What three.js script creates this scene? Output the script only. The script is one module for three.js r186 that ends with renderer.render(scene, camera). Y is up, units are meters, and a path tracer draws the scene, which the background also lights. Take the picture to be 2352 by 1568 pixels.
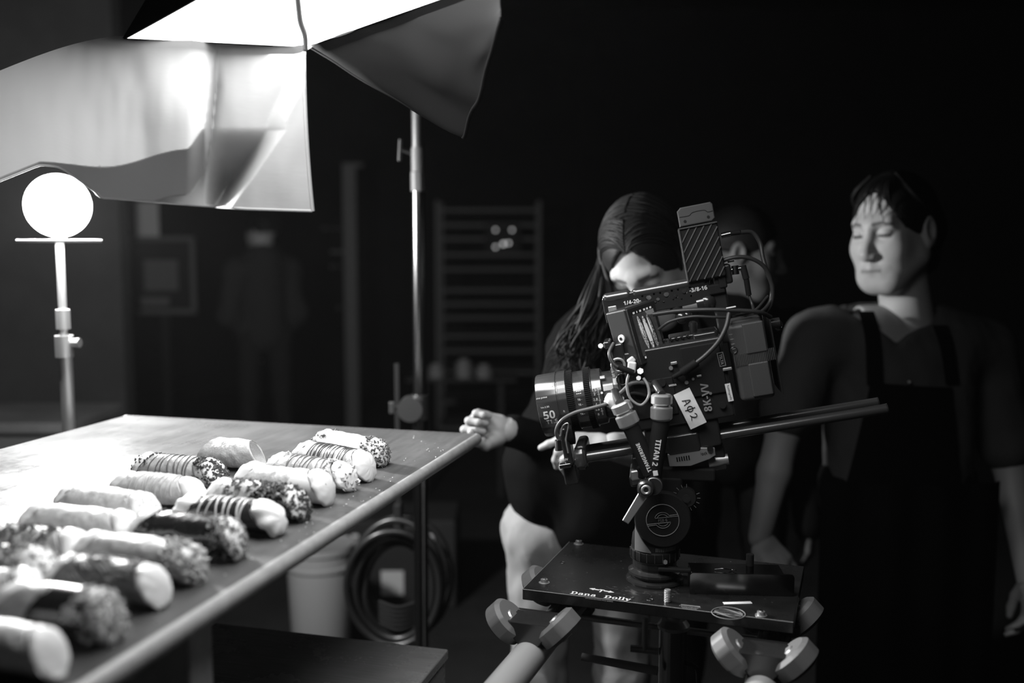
import * as THREE from 'three';
import { RoundedBoxGeometry } from 'three/addons/geometries/RoundedBoxGeometry.js';
import { TextGeometry } from 'three/addons/geometries/TextGeometry.js';
import { FontLoader } from 'three/addons/loaders/FontLoader.js';
import { RectAreaLightUniformsLib } from 'three/addons/lights/RectAreaLightUniformsLib.js';
import { mergeGeometries, mergeVertices, toCreasedNormals } from 'three/addons/utils/BufferGeometryUtils.js';
import { ImprovedNoise } from 'three/addons/math/ImprovedNoise.js';

// ---------- camera, light, exposure ----------
const renderer = new THREE.WebGLRenderer();
renderer.toneMapping = THREE.LinearToneMapping;
renderer.toneMappingExposure = 1.0;
renderer.shadowMap.enabled = true;
RectAreaLightUniformsLib.init();
const scene = new THREE.Scene();
scene.background = new THREE.Color(0x000000);

const FOCAL = 2292, PITCH = THREE.MathUtils.degToRad(5.78), EYE = 1.47;
const camera = new THREE.PerspectiveCamera(2 * Math.atan(784 / FOCAL) * 180 / Math.PI, 1.5, 0.05, 80);
camera.position.set(0, EYE, 0);
camera.rotation.x = -PITCH;
camera.focus = 1.56;
camera.userData.fStop = 1.8;

const KEY_LIGHT = 11.0, BULB_LIGHT = 10.5;         // diffuser radiance, globe candela
scene.fog = new THREE.FogExp2(0xffffff, 0.0011);  // thin haze added to lift the blacks

// ---------- measuring: a photo point at a distance, or where its ray meets a level ----------
const V = (x, y, z) => new THREE.Vector3(x, y, z);
const ray = (px, py) => V((px - 1176) / FOCAL, (784 - py) / FOCAL, -1).applyAxisAngle(V(1, 0, 0), -PITCH);
const at = (px, py, d) => ray(px, py).multiplyScalar(d).add(V(0, EYE, 0));
const onLevel = (px, py, y) => { const r = ray(px, py); return r.multiplyScalar((y - EYE) / r.y).add(V(0, EYE, 0)); };
let seed = 7;
const rnd = () => { seed = (seed * 1664525 + 1013904223) >>> 0; return seed / 4294967296; };
const rr = (a, b) => a + (b - a) * rnd();
const noise3 = new ImprovedNoise();
const nz = (x, y, z) => noise3.noise(x + 31.7, y + 11.3, z + 5.1);
const lerp = THREE.MathUtils.lerp, clamp = THREE.MathUtils.clamp, DEG = Math.PI / 180;
const sstep = (a, b, x) => { const t = clamp((x - a) / (b - a), 0, 1); return t * t * (3 - 2 * t); };

// ---------- naming, things and parts ----------
const taken = new Map();
function numbered(name) { const n = taken.get(name) ?? 0; taken.set(name, n + 1); return n ? name + '_' + String(n).padStart(3, '0') : name; }
function tag(o, label, category, group) { o.userData.label = label; o.userData.category = category; if (group) o.userData.group = group; return o; }
function thing(name, label, category, pos = V(0, 0, 0), group) {
  const o = new THREE.Group(); o.name = numbered(name); o.position.copy(pos); scene.add(o);
  return tag(o, label, category, group);
}
function add(name, geo, mat, parent) {
  const g = Array.isArray(geo) ? merge(geo) : geo;
  const m = new THREE.Mesh(g, mat); m.name = name; m.castShadow = m.receiveShadow = true; parent.add(m); return m;
}
function structure(name, geo, mat) { const m = add(name, geo, mat, scene); m.userData.kind = 'structure'; return m; }
function merge(list) {
  const out = list.map((g) => { g = g.index ? g.toNonIndexed() : g.clone(); for (const k of Object.keys(g.attributes)) if (!['position', 'normal', 'uv'].includes(k)) g.deleteAttribute(k);
    if (!g.attributes.uv) g.setAttribute('uv', new THREE.BufferAttribute(new Float32Array(g.attributes.position.count * 2), 2));
    if (!g.attributes.normal) g.computeVertexNormals(); g.morphAttributes = {}; g.clearGroups(); return g; });
  return mergeGeometries(out);
}

// ---------- shapes ----------
const box = (w, h, d, r = 0.002, x = 0, y = 0, z = 0) => new RoundedBoxGeometry(w, h, d, 2, Math.min(r, w / 2.01, h / 2.01, d / 2.01)).translate(x, y, z);
function rod(a, b, r, r2 = r, seg = 20) {
  const d = b.clone().sub(a), g = new THREE.CylinderGeometry(r2, r, d.length(), seg);
  return g.applyQuaternion(new THREE.Quaternion().setFromUnitVectors(V(0, 1, 0), d.clone().normalize())).translate((a.x + b.x) / 2, (a.y + b.y) / 2, (a.z + b.z) / 2);
}
const lathe = (pts, seg = 48) => new THREE.LatheGeometry(pts.map(([r, y]) => new THREE.Vector2(Math.max(r, 1e-5), y)), seg);
const creased = (g, a = 0.6) => toCreasedNormals(g, a);
const latheC = (pts, seg = 48) => creased(lathe(pts, seg), 0.5);
const alongX = (g) => g.rotateZ(-Math.PI / 2);       // y axis to x axis
const alongZ = (g) => g.rotateX(Math.PI / 2);        // y axis to z axis
const tube = (pts, r, n = 40, seg = 10) => new THREE.TubeGeometry(new THREE.CatmullRomCurve3(pts), n, r, seg, false);
function slab(shapePts, depth, bevel = 0.001) {      // extruded outline in xy, thickness along z, centred
  const g = new THREE.ExtrudeGeometry(new THREE.Shape(shapePts.map(([x, y]) => new THREE.Vector2(x, y))), { depth: depth - 2 * bevel, bevelEnabled: true, bevelSize: bevel, bevelThickness: bevel, bevelSegments: 2, curveSegments: 12 });
  return g.translate(0, 0, -depth / 2 + bevel);
}
const ringPts = (r, n = 32, cx = 0, cy = 0) => Array.from({ length: n }, (_, i) => [cx + r * Math.cos(i / n * 2 * Math.PI), cy + r * Math.sin(i / n * 2 * Math.PI)]);
const frameOf = (x, y, z, o) => new THREE.Matrix4().makeBasis(x, y, z).setPosition(o);

// ---------- materials (all neutral: the photograph is black and white) ----------
const grey = (v) => new THREE.Color().setRGB(v, v, v);
function mat(name, v, rough, metal = 0, more = {}) {
  const m = new THREE.MeshPhysicalMaterial({ color: grey(v), roughness: rough, metalness: metal, side: THREE.DoubleSide, ...(!metal && v < 0.035 && rough >= 0.55 ? { specularIntensity: 0.12 } : {}), ...more }); m.name = name; return m;
}
function noiseTexture(n, fn, srgb = false) {
  const d = new Uint8Array(n * n * 4);
  for (let y = 0; y < n; y++) for (let x = 0; x < n; x++) { const v = clamp(fn(x / n, y / n) * 255, 0, 255); const i = (y * n + x) * 4; d[i] = d[i + 1] = d[i + 2] = v; d[i + 3] = 255; }
  const t = new THREE.DataTexture(d, n, n); t.wrapS = t.wrapT = THREE.RepeatWrapping; t.magFilter = THREE.LinearFilter; if (srgb) t.colorSpace = THREE.SRGBColorSpace; t.needsUpdate = true; return t;
}
const tiled = (f, x, y, s) => { // seamless noise of s cells
  const a = x * s, b = y * s, u = sstep(0.0, 1.0, x), w = sstep(0.0, 1.0, y);
  return lerp(lerp(f(a, b), f(a - s, b), u), lerp(f(a, b - s), f(a - s, b - s), u), w);
};
const worn = noiseTexture(512, (x, y) => { let v = 0.72; for (const [s, k] of [[4, 0.22], [11, 0.16], [34, 0.1], [90, 0.07]]) v += k * tiled((a, b) => nz(a, b, s), x, y, s); return v; });
const grain = noiseTexture(512, (x, y) => { let v = 0.72; for (const [s, k] of [[3, 0.12], [9, 0.1]]) v += k * tiled((a, b) => nz(a, b, s), x, y, s); v += 0.16 * tiled((a, b) => nz(a * 0.35, b * 6, 2), x, y, 14); v += 0.12 * tiled((a, b) => nz(a * 0.3, b * 9, 4), x, y, 30); return v; });
const finegrain = noiseTexture(256, (x, y) => 0.5 + 0.35 * tiled((a, b) => nz(a, b, 1), x, y, 60) + 0.25 * tiled((a, b) => nz(a, b, 2), x, y, 25));
const M = {
  blackMetal: mat('black anodised metal', 0.02, 0.32, 0.0, { clearcoat: 0.3, clearcoatRoughness: 0.3 }),
  blackGloss: mat('glossy black metal', 0.06, 0.2, 0.6, { clearcoat: 0.6, clearcoatRoughness: 0.15 }),
  blackSatin: mat('satin black lens metal', 0.13, 0.24, 0.7),
  blackMatte: mat('matte black plastic', 0.018, 0.55),
  blackRubber: mat('black rubber', 0.014, 0.6),
  cable: mat('black cable jacket', 0.03, 0.42),
  darkGrey: mat('dark grey plastic', 0.06, 0.5, 0, { bumpMap: finegrain, bumpScale: 0.0003 }),
  chrome: mat('polished steel', 0.45, 0.24, 1),
  brushed: mat('brushed steel', 0.55, 0.4, 0.8),
  white: mat('white print', 0.8, 0.6),
  greyPrint: mat('grey print', 0.25, 0.6),
  tape: mat('white cloth tape', 0.75, 0.8),
  ink: mat('black ink', 0.01, 0.7),
};
const font = await new FontLoader().loadAsync('fonts/droid/droid_sans_bold.typeface.json');
const fontR = await new FontLoader().loadAsync('fonts/droid/droid_sans_regular.typeface.json');
const fontS = await new FontLoader().loadAsync('fonts/droid/droid_serif_bold.typeface.json');
// flat lettering in the xy plane, centred, size = cap height
function words(text, size, f = font, depth = 0.0004) {
  const g = new TextGeometry(text, { font: f, size, depth, curveSegments: 4, bevelEnabled: false }); g.computeBoundingBox();
  const b = g.boundingBox; return g.translate(-(b.min.x + b.max.x) / 2, -(b.min.y + b.max.y) / 2, 0);
}

// ---------- signed distance modelling for bodies ----------
const sd = {
  cone: (a, b, ra, rb = ra) => { const ba = b.clone().sub(a), l = Math.max(ba.lengthSq(), 1e-9); return (x, y, z) => { const px = x - a.x, py = y - a.y, pz = z - a.z, h = clamp((px * ba.x + py * ba.y + pz * ba.z) / l, 0, 1); return Math.hypot(px - ba.x * h, py - ba.y * h, pz - ba.z * h) - (ra + (rb - ra) * h); }; },
  ell: (cx, cy, cz, rx, ry, rz) => (x, y, z) => { const a = (x - cx) / rx, b = (y - cy) / ry, c = (z - cz) / rz, k0 = Math.hypot(a, b, c), k1 = Math.hypot(a / rx, b / ry, c / rz); return k1 < 1e-9 ? -Math.min(rx, ry, rz) : k0 * (k0 - 1) / k1; },
  join: (list, k) => (x, y, z) => { let d = list[0](x, y, z); for (let i = 1; i < list.length; i++) { const e = list[i](x, y, z), h = Math.max(k - Math.abs(d - e), 0) / k; d = Math.min(d, e) - h * h * k / 4; } return d; },
  cut: (a, b, k) => (x, y, z) => { const d = a(x, y, z), e = -b(x, y, z), h = Math.max(k - Math.abs(d - e), 0) / k; return Math.max(d, e) + h * h * k / 4; },
  moved: (f, m) => { const e = m.clone().invert().elements; return (x, y, z) => f(e[0] * x + e[4] * y + e[8] * z + e[12], e[1] * x + e[5] * y + e[9] * z + e[13], e[2] * x + e[6] * y + e[10] * z + e[14]); },
};
function meshField(f, lo, hi, cell) {              // surface nets
  const n = [0, 1, 2].map((i) => Math.ceil((hi[i] - lo[i]) / cell) + 1), [nx, ny, nzz] = n, F = new Float32Array(nx * ny * nzz);
  for (let k = 0, q = 0; k < nzz; k++) for (let j = 0; j < ny; j++) for (let i = 0; i < nx; i++, q++) F[q] = f(lo[0] + i * cell, lo[1] + j * cell, lo[2] + k * cell);
  const id = new Int32Array(nx * ny * nzz).fill(-1), pos = [], idx = [], off = [0, 1, nx, nx + 1, nx * ny, nx * ny + 1, nx * ny + nx, nx * ny + nx + 1];
  const edges = [[0, 1], [2, 3], [4, 5], [6, 7], [0, 2], [1, 3], [4, 6], [5, 7], [0, 4], [1, 5], [2, 6], [3, 7]];
  for (let k = 0; k < nzz - 1; k++) for (let j = 0; j < ny - 1; j++) for (let i = 0; i < nx - 1; i++) {
    const q = i + nx * (j + ny * k); let m = 0; for (let c = 0; c < 8; c++) if (F[q + off[c]] < 0) m |= 1 << c;
    if (m === 0 || m === 255) continue;
    let x = 0, y = 0, z = 0, s = 0;
    for (const [a, b] of edges) if (((m >> a) & 1) !== ((m >> b) & 1)) { const t = F[q + off[a]] / (F[q + off[a]] - F[q + off[b]]);
      x += (a & 1) + t * ((b & 1) - (a & 1)); y += ((a >> 1) & 1) + t * (((b >> 1) & 1) - ((a >> 1) & 1)); z += (a >> 2) + t * ((b >> 2) - (a >> 2)); s++; }
    id[q] = pos.length / 3; pos.push(lo[0] + (i + x / s) * cell, lo[1] + (j + y / s) * cell, lo[2] + (k + z / s) * cell);
  }
  const quad = (a, b, c, d, flip) => { if (a < 0 || b < 0 || c < 0 || d < 0) return; flip ? idx.push(a, c, b, a, d, c) : idx.push(a, b, c, a, c, d); };
  for (let k = 1; k < nzz - 1; k++) for (let j = 1; j < ny - 1; j++) for (let i = 1; i < nx - 1; i++) {
    const q = i + nx * (j + ny * k), s = F[q] < 0;
    if (s !== F[q + 1] < 0) quad(id[q], id[q - nx], id[q - nx - nx * ny], id[q - nx * ny], s !== true ? false : true);
    if (s !== F[q + nx] < 0) quad(id[q], id[q - nx * ny], id[q - 1 - nx * ny], id[q - 1], s !== true ? false : true);
    if (s !== F[q + nx * ny] < 0) quad(id[q], id[q - 1], id[q - 1 - nx], id[q - nx], s !== true ? false : true);
  }
  const g = new THREE.BufferGeometry(), P = new Float32Array(pos), N = new Float32Array(pos.length), e = cell * 0.4;
  for (let i = 0; i < P.length; i += 3) { const x = P[i], y = P[i + 1], z = P[i + 2]; let a = f(x + e, y, z) - f(x - e, y, z), b = f(x, y + e, z) - f(x, y - e, z), c = f(x, y, z + e) - f(x, y, z - e); const l = Math.hypot(a, b, c) || 1; N[i] = a / l; N[i + 1] = b / l; N[i + 2] = c / l; }
  g.setAttribute('position', new THREE.BufferAttribute(P, 3)); g.setAttribute('normal', new THREE.BufferAttribute(N, 3)); g.setIndex(idx);
  // wind every face to agree with its normals
  const I = g.index.array; for (let t = 0; t < I.length; t += 3) { const [a, b, c] = [I[t] * 3, I[t + 1] * 3, I[t + 2] * 3];
    const ux = P[b] - P[a], uy = P[b + 1] - P[a + 1], uz = P[b + 2] - P[a + 2], vx = P[c] - P[a], vy = P[c + 1] - P[a + 1], vz = P[c + 2] - P[a + 2];
    if ((uy * vz - uz * vy) * N[a] + (uz * vx - ux * vz) * N[a + 1] + (ux * vy - uy * vx) * N[a + 2] < 0) { const s = I[t + 1]; I[t + 1] = I[t + 2]; I[t + 2] = s; } }
  return g;
}

// ---------- the room: a blacked-out studio ----------
const wallMat = mat('black studio wall paint', 0.01, 0.85, 0, { map: worn });
const floorMat = mat('dark concrete floor', 0.03, 0.75, 0, { map: worn, bumpMap: worn, bumpScale: 0.002 });
const metreUv = (g, s = 1) => { const p = g.attributes.position, n = g.attributes.normal, u = new Float32Array(p.count * 2);
  for (let i = 0; i < p.count; i++) { const ax = Math.abs(n.getX(i)), ay = Math.abs(n.getY(i)), az = Math.abs(n.getZ(i)); const x = p.getX(i), y = p.getY(i), z = p.getZ(i);
    u[i * 2] = (ax > ay && ax > az ? z : x) / s; u[i * 2 + 1] = (ay > ax && ay > az ? z : y) / s; }
  g.setAttribute('uv', new THREE.BufferAttribute(u, 2)); return g; };
const wbox = (x0, x1, y0, y1, z0, z1) => metreUv(new THREE.BoxGeometry(x1 - x0, y1 - y0, z1 - z0).translate((x0 + x1) / 2, (y0 + y1) / 2, (z0 + z1) / 2), 1.3);
const XW = 5, ZB = -9.5, ZF = 2.5;
structure('floor', wbox(-XW - 0.15, XW + 0.15, -0.15, 0, ZB - 0.15, ZF + 0.15), floorMat);
structure('ceiling', wbox(-XW - 0.15, XW + 0.15, 3.6, 3.75, ZB - 0.15, ZF + 0.15), wallMat);
structure('wall_back', wbox(-XW - 0.15, XW + 0.15, 0, 3.6, ZB - 0.15, ZB), wallMat);
structure('wall_front', wbox(-XW - 0.15, XW + 0.15, 0, 3.6, ZF, ZF + 0.15), wallMat);
structure('wall_left', wbox(-XW - 0.15, -XW, 0, 3.6, ZB, ZF), wallMat);
structure('wall_right', wbox(XW, XW + 0.15, 0, 3.6, ZB, ZF), wallMat);
const xPart = at(280, 700, 5.2).x;
structure('wall_partition', wbox(-XW, xPart, 0, 3.6, -5.32, -5.2), mat('dark grey partition paint', 0.05, 0.8, 0, { map: worn }));

// ---------- the work table ----------
const TOP = EYE - 0.36;
const tR = onLevel(1100, 995, TOP), tBL = onLevel(285, 952, TOP);
const tLong = onLevel(1100, 995, TOP).sub(onLevel(190, 1568, TOP)).normalize(), tWide = tR.clone().sub(tBL).normalize(); // away along the table; across it to the right
tWide.sub(tLong.clone().multiplyScalar(tWide.dot(tLong))).normalize();
const tableW = 0.765, tableL = 1.55, up = V(0, 1, 0);
// table frame: x across to the right edge (0 = right edge), z towards the camera (0 = far edge)
const tableM = frameOf(tWide, up, tLong.clone().negate(), V(tR.x, 0, tR.z));
const topMat = mat('worn sealed plywood', 0.27, 0.48, 0, { specularIntensity: 0.55, map: grain, roughnessMap: worn, bumpMap: finegrain, bumpScale: 0.0004 });
{ // scuffed top: grain, wiped patches, scratches and dried spots
  const cv = document.createElement('canvas'); cv.width = 1024; cv.height = 2048; const x = cv.getContext('2d'), im = x.createImageData(1024, 2048);
  for (let j = 0; j < 2048; j++) for (let i = 0; i < 1024; i++) { const u = i / 1024, v = j / 1024, s = 176 + 26 * nz(u * 3, v * 3, 1) + 20 * nz(u * 9, v * 11, 4) + 16 * nz(u * 70, v * 5, 7) + 12 * nz(u * 150, v * 12, 9) + 8 * nz(u * 200, v * 200, 3), o = (j * 1024 + i) * 4; im.data[o] = im.data[o + 1] = im.data[o + 2] = s; im.data[o + 3] = 255; }
  x.putImageData(im, 0, 0);
  for (let i = 0; i < 420; i++) { const g = 150 + Math.floor(rnd() * 105), a = rnd() * 6.3, px = rnd() * 1024, py = rnd() * 2048, l = 6 + 70 * rnd() ** 3; x.strokeStyle = `rgba(${g},${g},${g},${0.15 + 0.4 * rnd()})`; x.lineWidth = 0.6 + 1.6 * rnd(); x.beginPath(); x.moveTo(px, py); x.quadraticCurveTo(px + l * Math.cos(a) * 0.5 + 6 * rnd(), py + l * Math.sin(a) * 0.5, px + l * Math.cos(a), py + l * Math.sin(a)); x.stroke(); }
  for (let i = 0; i < 260; i++) { const g = rnd() < 0.75 ? 225 : 90, r = 1 + 5 * rnd() ** 4; x.fillStyle = `rgba(${g},${g},${g},${0.25 + 0.5 * rnd()})`; x.beginPath(); x.ellipse(rnd() * 1024, rnd() * 2048, r * (1 + rnd()), r, rnd() * 3, 0, 7); x.fill(); }
  topMat.map = new THREE.CanvasTexture(cv); topMat.map.wrapS = topMat.map.wrapT = THREE.RepeatWrapping; topMat.map.repeat.set(0.78, 0.39); topMat.map.colorSpace = THREE.SRGBColorSpace; topMat.color = grey(0.19);
}
{
  const t = thing('work_table', 'long worn plywood work table carrying the rows of filled pastries', 'table', V(0, 0, 0));
  t.applyMatrix4(tableM);
  const th = 0.02;
  add('table_top', metreUv(box(tableW, th, tableL, 0.006, -tableW / 2, TOP - th / 2, tableL / 2), 0.6), topMat, t);
  const edge = mat('raw plywood edge', 0.42, 0.45, 0, { map: grain });
  // rounded light lipping along the two edges in view, with a thinner ply below it
  add('edge_strip', [rod(V(-0.005, TOP - 0.0108, 0), V(-0.005, TOP - 0.0108, tableL), 0.0106)], edge, t);
  add('edge_strip', [rod(V(-tableW, TOP - 0.0108, 0.005), V(-0.002, TOP - 0.0108, 0.005), 0.0106)], edge, t);
  add('under_ply', metreUv(box(tableW - 0.02, 0.006, tableL - 0.02, 0.002, -tableW / 2, TOP - th - 0.006, tableL / 2), 0.5), edge, t);
  const legMat = mat('grey painted leg board', 0.5, 0.6, 0, { map: worn });
  const lz = 0.86;
  for (const [x, z] of [[-0.145, lz], [-tableW + 0.12, 0.12], [-tableW + 0.12, tableL - 0.15], [-0.145, tableL - 0.12]])
    add('leg', metreUv(box(0.2, TOP - 0.03, 0.045, 0.004, x, (TOP - 0.03) / 2, z), 0.5), legMat, t);
  // crumbs and flour specks stuck to the top near the edge
  const bits = [];
  for (let i = 0; i < 150; i++) { const s = rr(0.0006, 0.0019), g = new THREE.TetrahedronGeometry(s); g.rotateX(rnd() * 6).rotateY(rnd() * 6).scale(1, 0.5, 1).translate(-rr(0.012, 0.25) * (0.3 + 0.7 * rnd()), TOP + s * 0.3, rr(0.05, 1.0)); bits.push(g); }
  add('crumbs', bits, mat('pastry crumb', 0.6, 0.8), t).userData.kind = 'stuff';
}
{ // low wooden box under the table
  const y = EYE - 0.712, c = onLevel(1030, 1490, y);
  const t = thing('wooden_box', 'low dark stained wooden box with scuffed top under the table', 'box', V(0, 0, 0));
  t.applyMatrix4(frameOf(tWide, up, tLong.clone().negate(), V(c.x, 0, c.z)));
  const wood = mat('dark stained wood', 0.34, 0.36, 0, { map: grain, roughnessMap: worn });
  add('lid', metreUv(box(0.46, 0.018, 0.4, 0.003, -0.23, y - 0.009, 0.2), 0.4), wood, t);
  for (const z of [0.012, 0.388]) add('side_board', metreUv(box(0.45, y - 0.02, 0.018, 0.002, -0.23, (y - 0.02) / 2, z), 0.5), wood, t);
  for (const x of [-0.012, -0.448]) add('end_board', metreUv(box(0.018, y - 0.02, 0.356, 0.002, x, (y - 0.02) / 2, 0.2), 0.5), wood, t);
}

// ---------- overhead soft light with a fabric skirt ----------
const softTop = V(0, 0, 0);
const clothWhite = mat('white lining cloth', 0.29, 0.9, 0, { bumpMap: finegrain, bumpScale: 0.0002 });
const clothBlack = mat('black nylon cloth', 0.006, 0.75, 0, { specularIntensity: 0.12 });
function sheet(f, nu, nv, thick = 0) {      // a cloth over u, v in 0..1, optionally given a thickness
  const g = new THREE.PlaneGeometry(1, 1, nu, nv), p = g.attributes.position, uv = g.attributes.uv;
  for (let i = 0; i < p.count; i++) { const q = f(uv.getX(i), uv.getY(i)); p.setXYZ(i, q.x, q.y, q.z); }
  g.computeVertexNormals();
  if (!thick) return g;
  const back = g.clone(), bp = back.attributes.position, n = g.attributes.normal;
  for (let i = 0; i < p.count; i++) bp.setXYZ(i, p.getX(i) - n.getX(i) * thick, p.getY(i) - n.getY(i) * thick, p.getZ(i) - n.getZ(i) * thick);
  return merge([g, back]);
}
{
  const H = EYE + 0.335;
  const A = onLevel(292, 88, H), B = onLevel(703, 108, H), dir = V(0.6, 0, 0.8), len = 1.1;
  const C = B.clone().addScaledVector(dir, len), D = A.clone().addScaledVector(dir, len), mid = A.clone().add(B).add(C).add(D).multiplyScalar(0.25);
  const t = thing('soft_light', 'glowing overhead soft light with hanging cloth skirt above the pastries', 'light', V(0, 0, 0));
  const glow = mat('lit diffusion cloth', 0.8, 0.9, 0, { emissive: grey(1), emissiveIntensity: 3.0 });
  add('diffuser', sheet((u, v) => { const q = A.clone().lerp(B, u).lerp(D.clone().lerp(C, u), 1 - v); q.y += 0.012 * Math.sin(Math.PI * u) * Math.sin(Math.PI * v); return q; }, 16, 16), glow, t);
  const light = new THREE.RectAreaLight(0xffffff, KEY_LIGHT, A.distanceTo(B) * 0.96, len * 0.97);
  light.position.copy(mid).y -= 0.012; light.lookAt(mid.x, mid.y - 1, mid.z); light.rotation.set(-Math.PI / 2, 0, 0);
  light.rotateZ(-Math.atan2(dir.x, dir.z) * -1 + 0); light.name = 'diffuser_lamp'; scene.add(light);
  // fabric housing above
  const apex = mid.clone().setY(H + 0.3), hb = [A, B, C, D].map((q) => q.clone().lerp(mid, -0.02)), tops = hb.map((q) => q.clone().setY(0).lerp(apex.clone().setY(0), 0.72).setY(H + 0.3));
  for (let i = 0; i < 4; i++) { const a = hb[i], b = hb[(i + 1) % 4], c = tops[(i + 1) % 4], d = tops[i];
    add('housing_panel', sheet((u, v) => a.clone().lerp(b, u).lerp(d.clone().lerp(c, u), v), 6, 6, 0.002), clothBlack, t); }
  add('lamp_head', box(0.13, 0.18, 0.13, 0.012, apex.x, apex.y + 0.08, apex.z), M.blackMatte, t);
  // far skirt, seen from its white inside: the left and top billow forward, the lower part is blown back, a slanting fold divides it from the corner
  const topY = (x) => x < 292 ? lerp(250, 82, sstep(-320, 300, x)) : lerp(82, 104, sstep(292, 697, x)), hemY = (x) => 452 + 0.082 * (x - 230) + (x > 560 ? -0.05 * (x - 560) : 0);
  const edgeY = (x) => x < 90 ? 372 + 0.4 * (90 - x) : x < 240 ? 372 + 13 * sstep(90, 240, x) : x < 430 ? 385 - 40 * sstep(240, 430, x) : 345 - 55 * sstep(425, 480, x) - 190 * sstep(470, 500, x);
  const foldX = (y) => y < 160 ? 700 : y < 300 ? 690 - 50 * sstep(160, 300, y) : 640 - 120 * (y - 300) / 170;
  const skirt = (u, v) => { // v 1 at the top; the back flap hangs lower than the billow
    const x = lerp(-320, 697 + 20 * (1 - v) * (1 - v), u), y0 = topY(x), y1 = x < 230 ? lerp(edgeY(x) + 6, hemY(x), sstep(120, 260, x)) : hemY(x), y = lerp(y1, y0, v);
    const below = (y - edgeY(x)) / 85, right = sstep(-30, 18, x - foldX(y));
    let d = 1.68 + 0.1 * sstep(470, 520, x) * (y - 110) / 370 - 0.38 * sstep(340, -320, x);
    d += 0.17 * clamp(below, 0, 1.2) * (1 - sstep(430, 520, x));
    d += sstep(430, 520, x) * (0.02 * sstep(470, 490, x) + 0.18 * sstep(290, 470, y) * (1 - right) + 0.035 * (1 - right));
    d += 0.006 * nz(x / 90, y / 200, 2) + 0.0016 * nz(x / 34, y / 90, 4);
    return at(x, y, d);
  };
  add('skirt_flap', sheet(skirt, 220, 110), clothWhite, t).userData.label = 'white inner face of the hanging skirt flap';
  const hem = []; for (let i = 0; i <= 60; i++) hem.push(skirt(i / 60, 0.0));
  add('hem', new THREE.TubeGeometry(new THREE.CatmullRomCurve3(hem), 120, 0.0028, 6), clothWhite, t);
  const side = []; for (let i = 0; i <= 20; i++) side.push(skirt(1, i / 20).add(V(0.001, 0, 0)));
  add('edge_piping', new THREE.TubeGeometry(new THREE.CatmullRomCurve3(side), 40, 0.0036, 6), clothWhite, t);
  // seam strap hanging from the corner up over the diffuser
  const s0 = at(702, 112, 1.72), sp = [[702, 112], [700, 80], [690, 50], [686, 20], [682, -20], [676, -80]].map(([x, y]) => onLevel(x, y, H - 0.006)); sp[0] = s0;
  add('seam_strap', new THREE.TubeGeometry(new THREE.CatmullRomCurve3(sp), 30, 0.004, 6), mat('grey webbing', 0.4, 0.8), t);
  // right skirt: black nylon flared outwards from the right edge of the diffuser
  const e0 = at(716, 108, 1.74), e1 = at(1054, 300, 1.6), e2 = at(1152, 66, 1.26), e3 = C.clone().lerp(B, 0.48);
  const flap = (u, v) => { // u along the diffuser edge towards the camera, v out to the hem
    const top = B.clone().lerp(e3, u); top.y += 0.012 * Math.sin(u * 3.1);
    const s = e0.clone().lerp(e1, v), n = e3.clone().lerp(e2, v), q = s.lerp(n, u).lerp(top, (1 - v) ** 3);
    q.y += (0.012 * Math.sin(v * 5 + u * 3) + 0.012 * Math.sin(u * 15 - v * 4) * (1 - u)) * v + 0.008 * nz(u * 6, v * 3, 7) - 0.02 * Math.sin(Math.PI * u) * v; return q;
  };
  add('side_flap', sheet(flap, 60, 50, 0.0012), clothBlack, t).userData.label = 'black nylon side flap';
  const rim = []; for (let i = 0; i <= 20; i++) rim.push(flap(0, i / 20)); for (let i = 1; i <= 20; i++) rim.push(flap(i / 20, 1));
  add('flap_binding', new THREE.TubeGeometry(new THREE.CatmullRomCurve3(rim, false, 'centripetal'), 120, 0.0032, 6), clothBlack, t);
  const lip = []; for (let i = 0; i <= 24; i++) lip.push(flap(i / 24, 0).add(V(0.002, -0.003, 0)));
  add('edge_ruffle', new THREE.TubeGeometry(new THREE.CatmullRomCurve3(lip), 80, 0.004, 6), mat('pale edge cloth', 0.5, 0.8), t);
  softTop.copy(apex).add(V(0, 0.178, 0));
}

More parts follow.
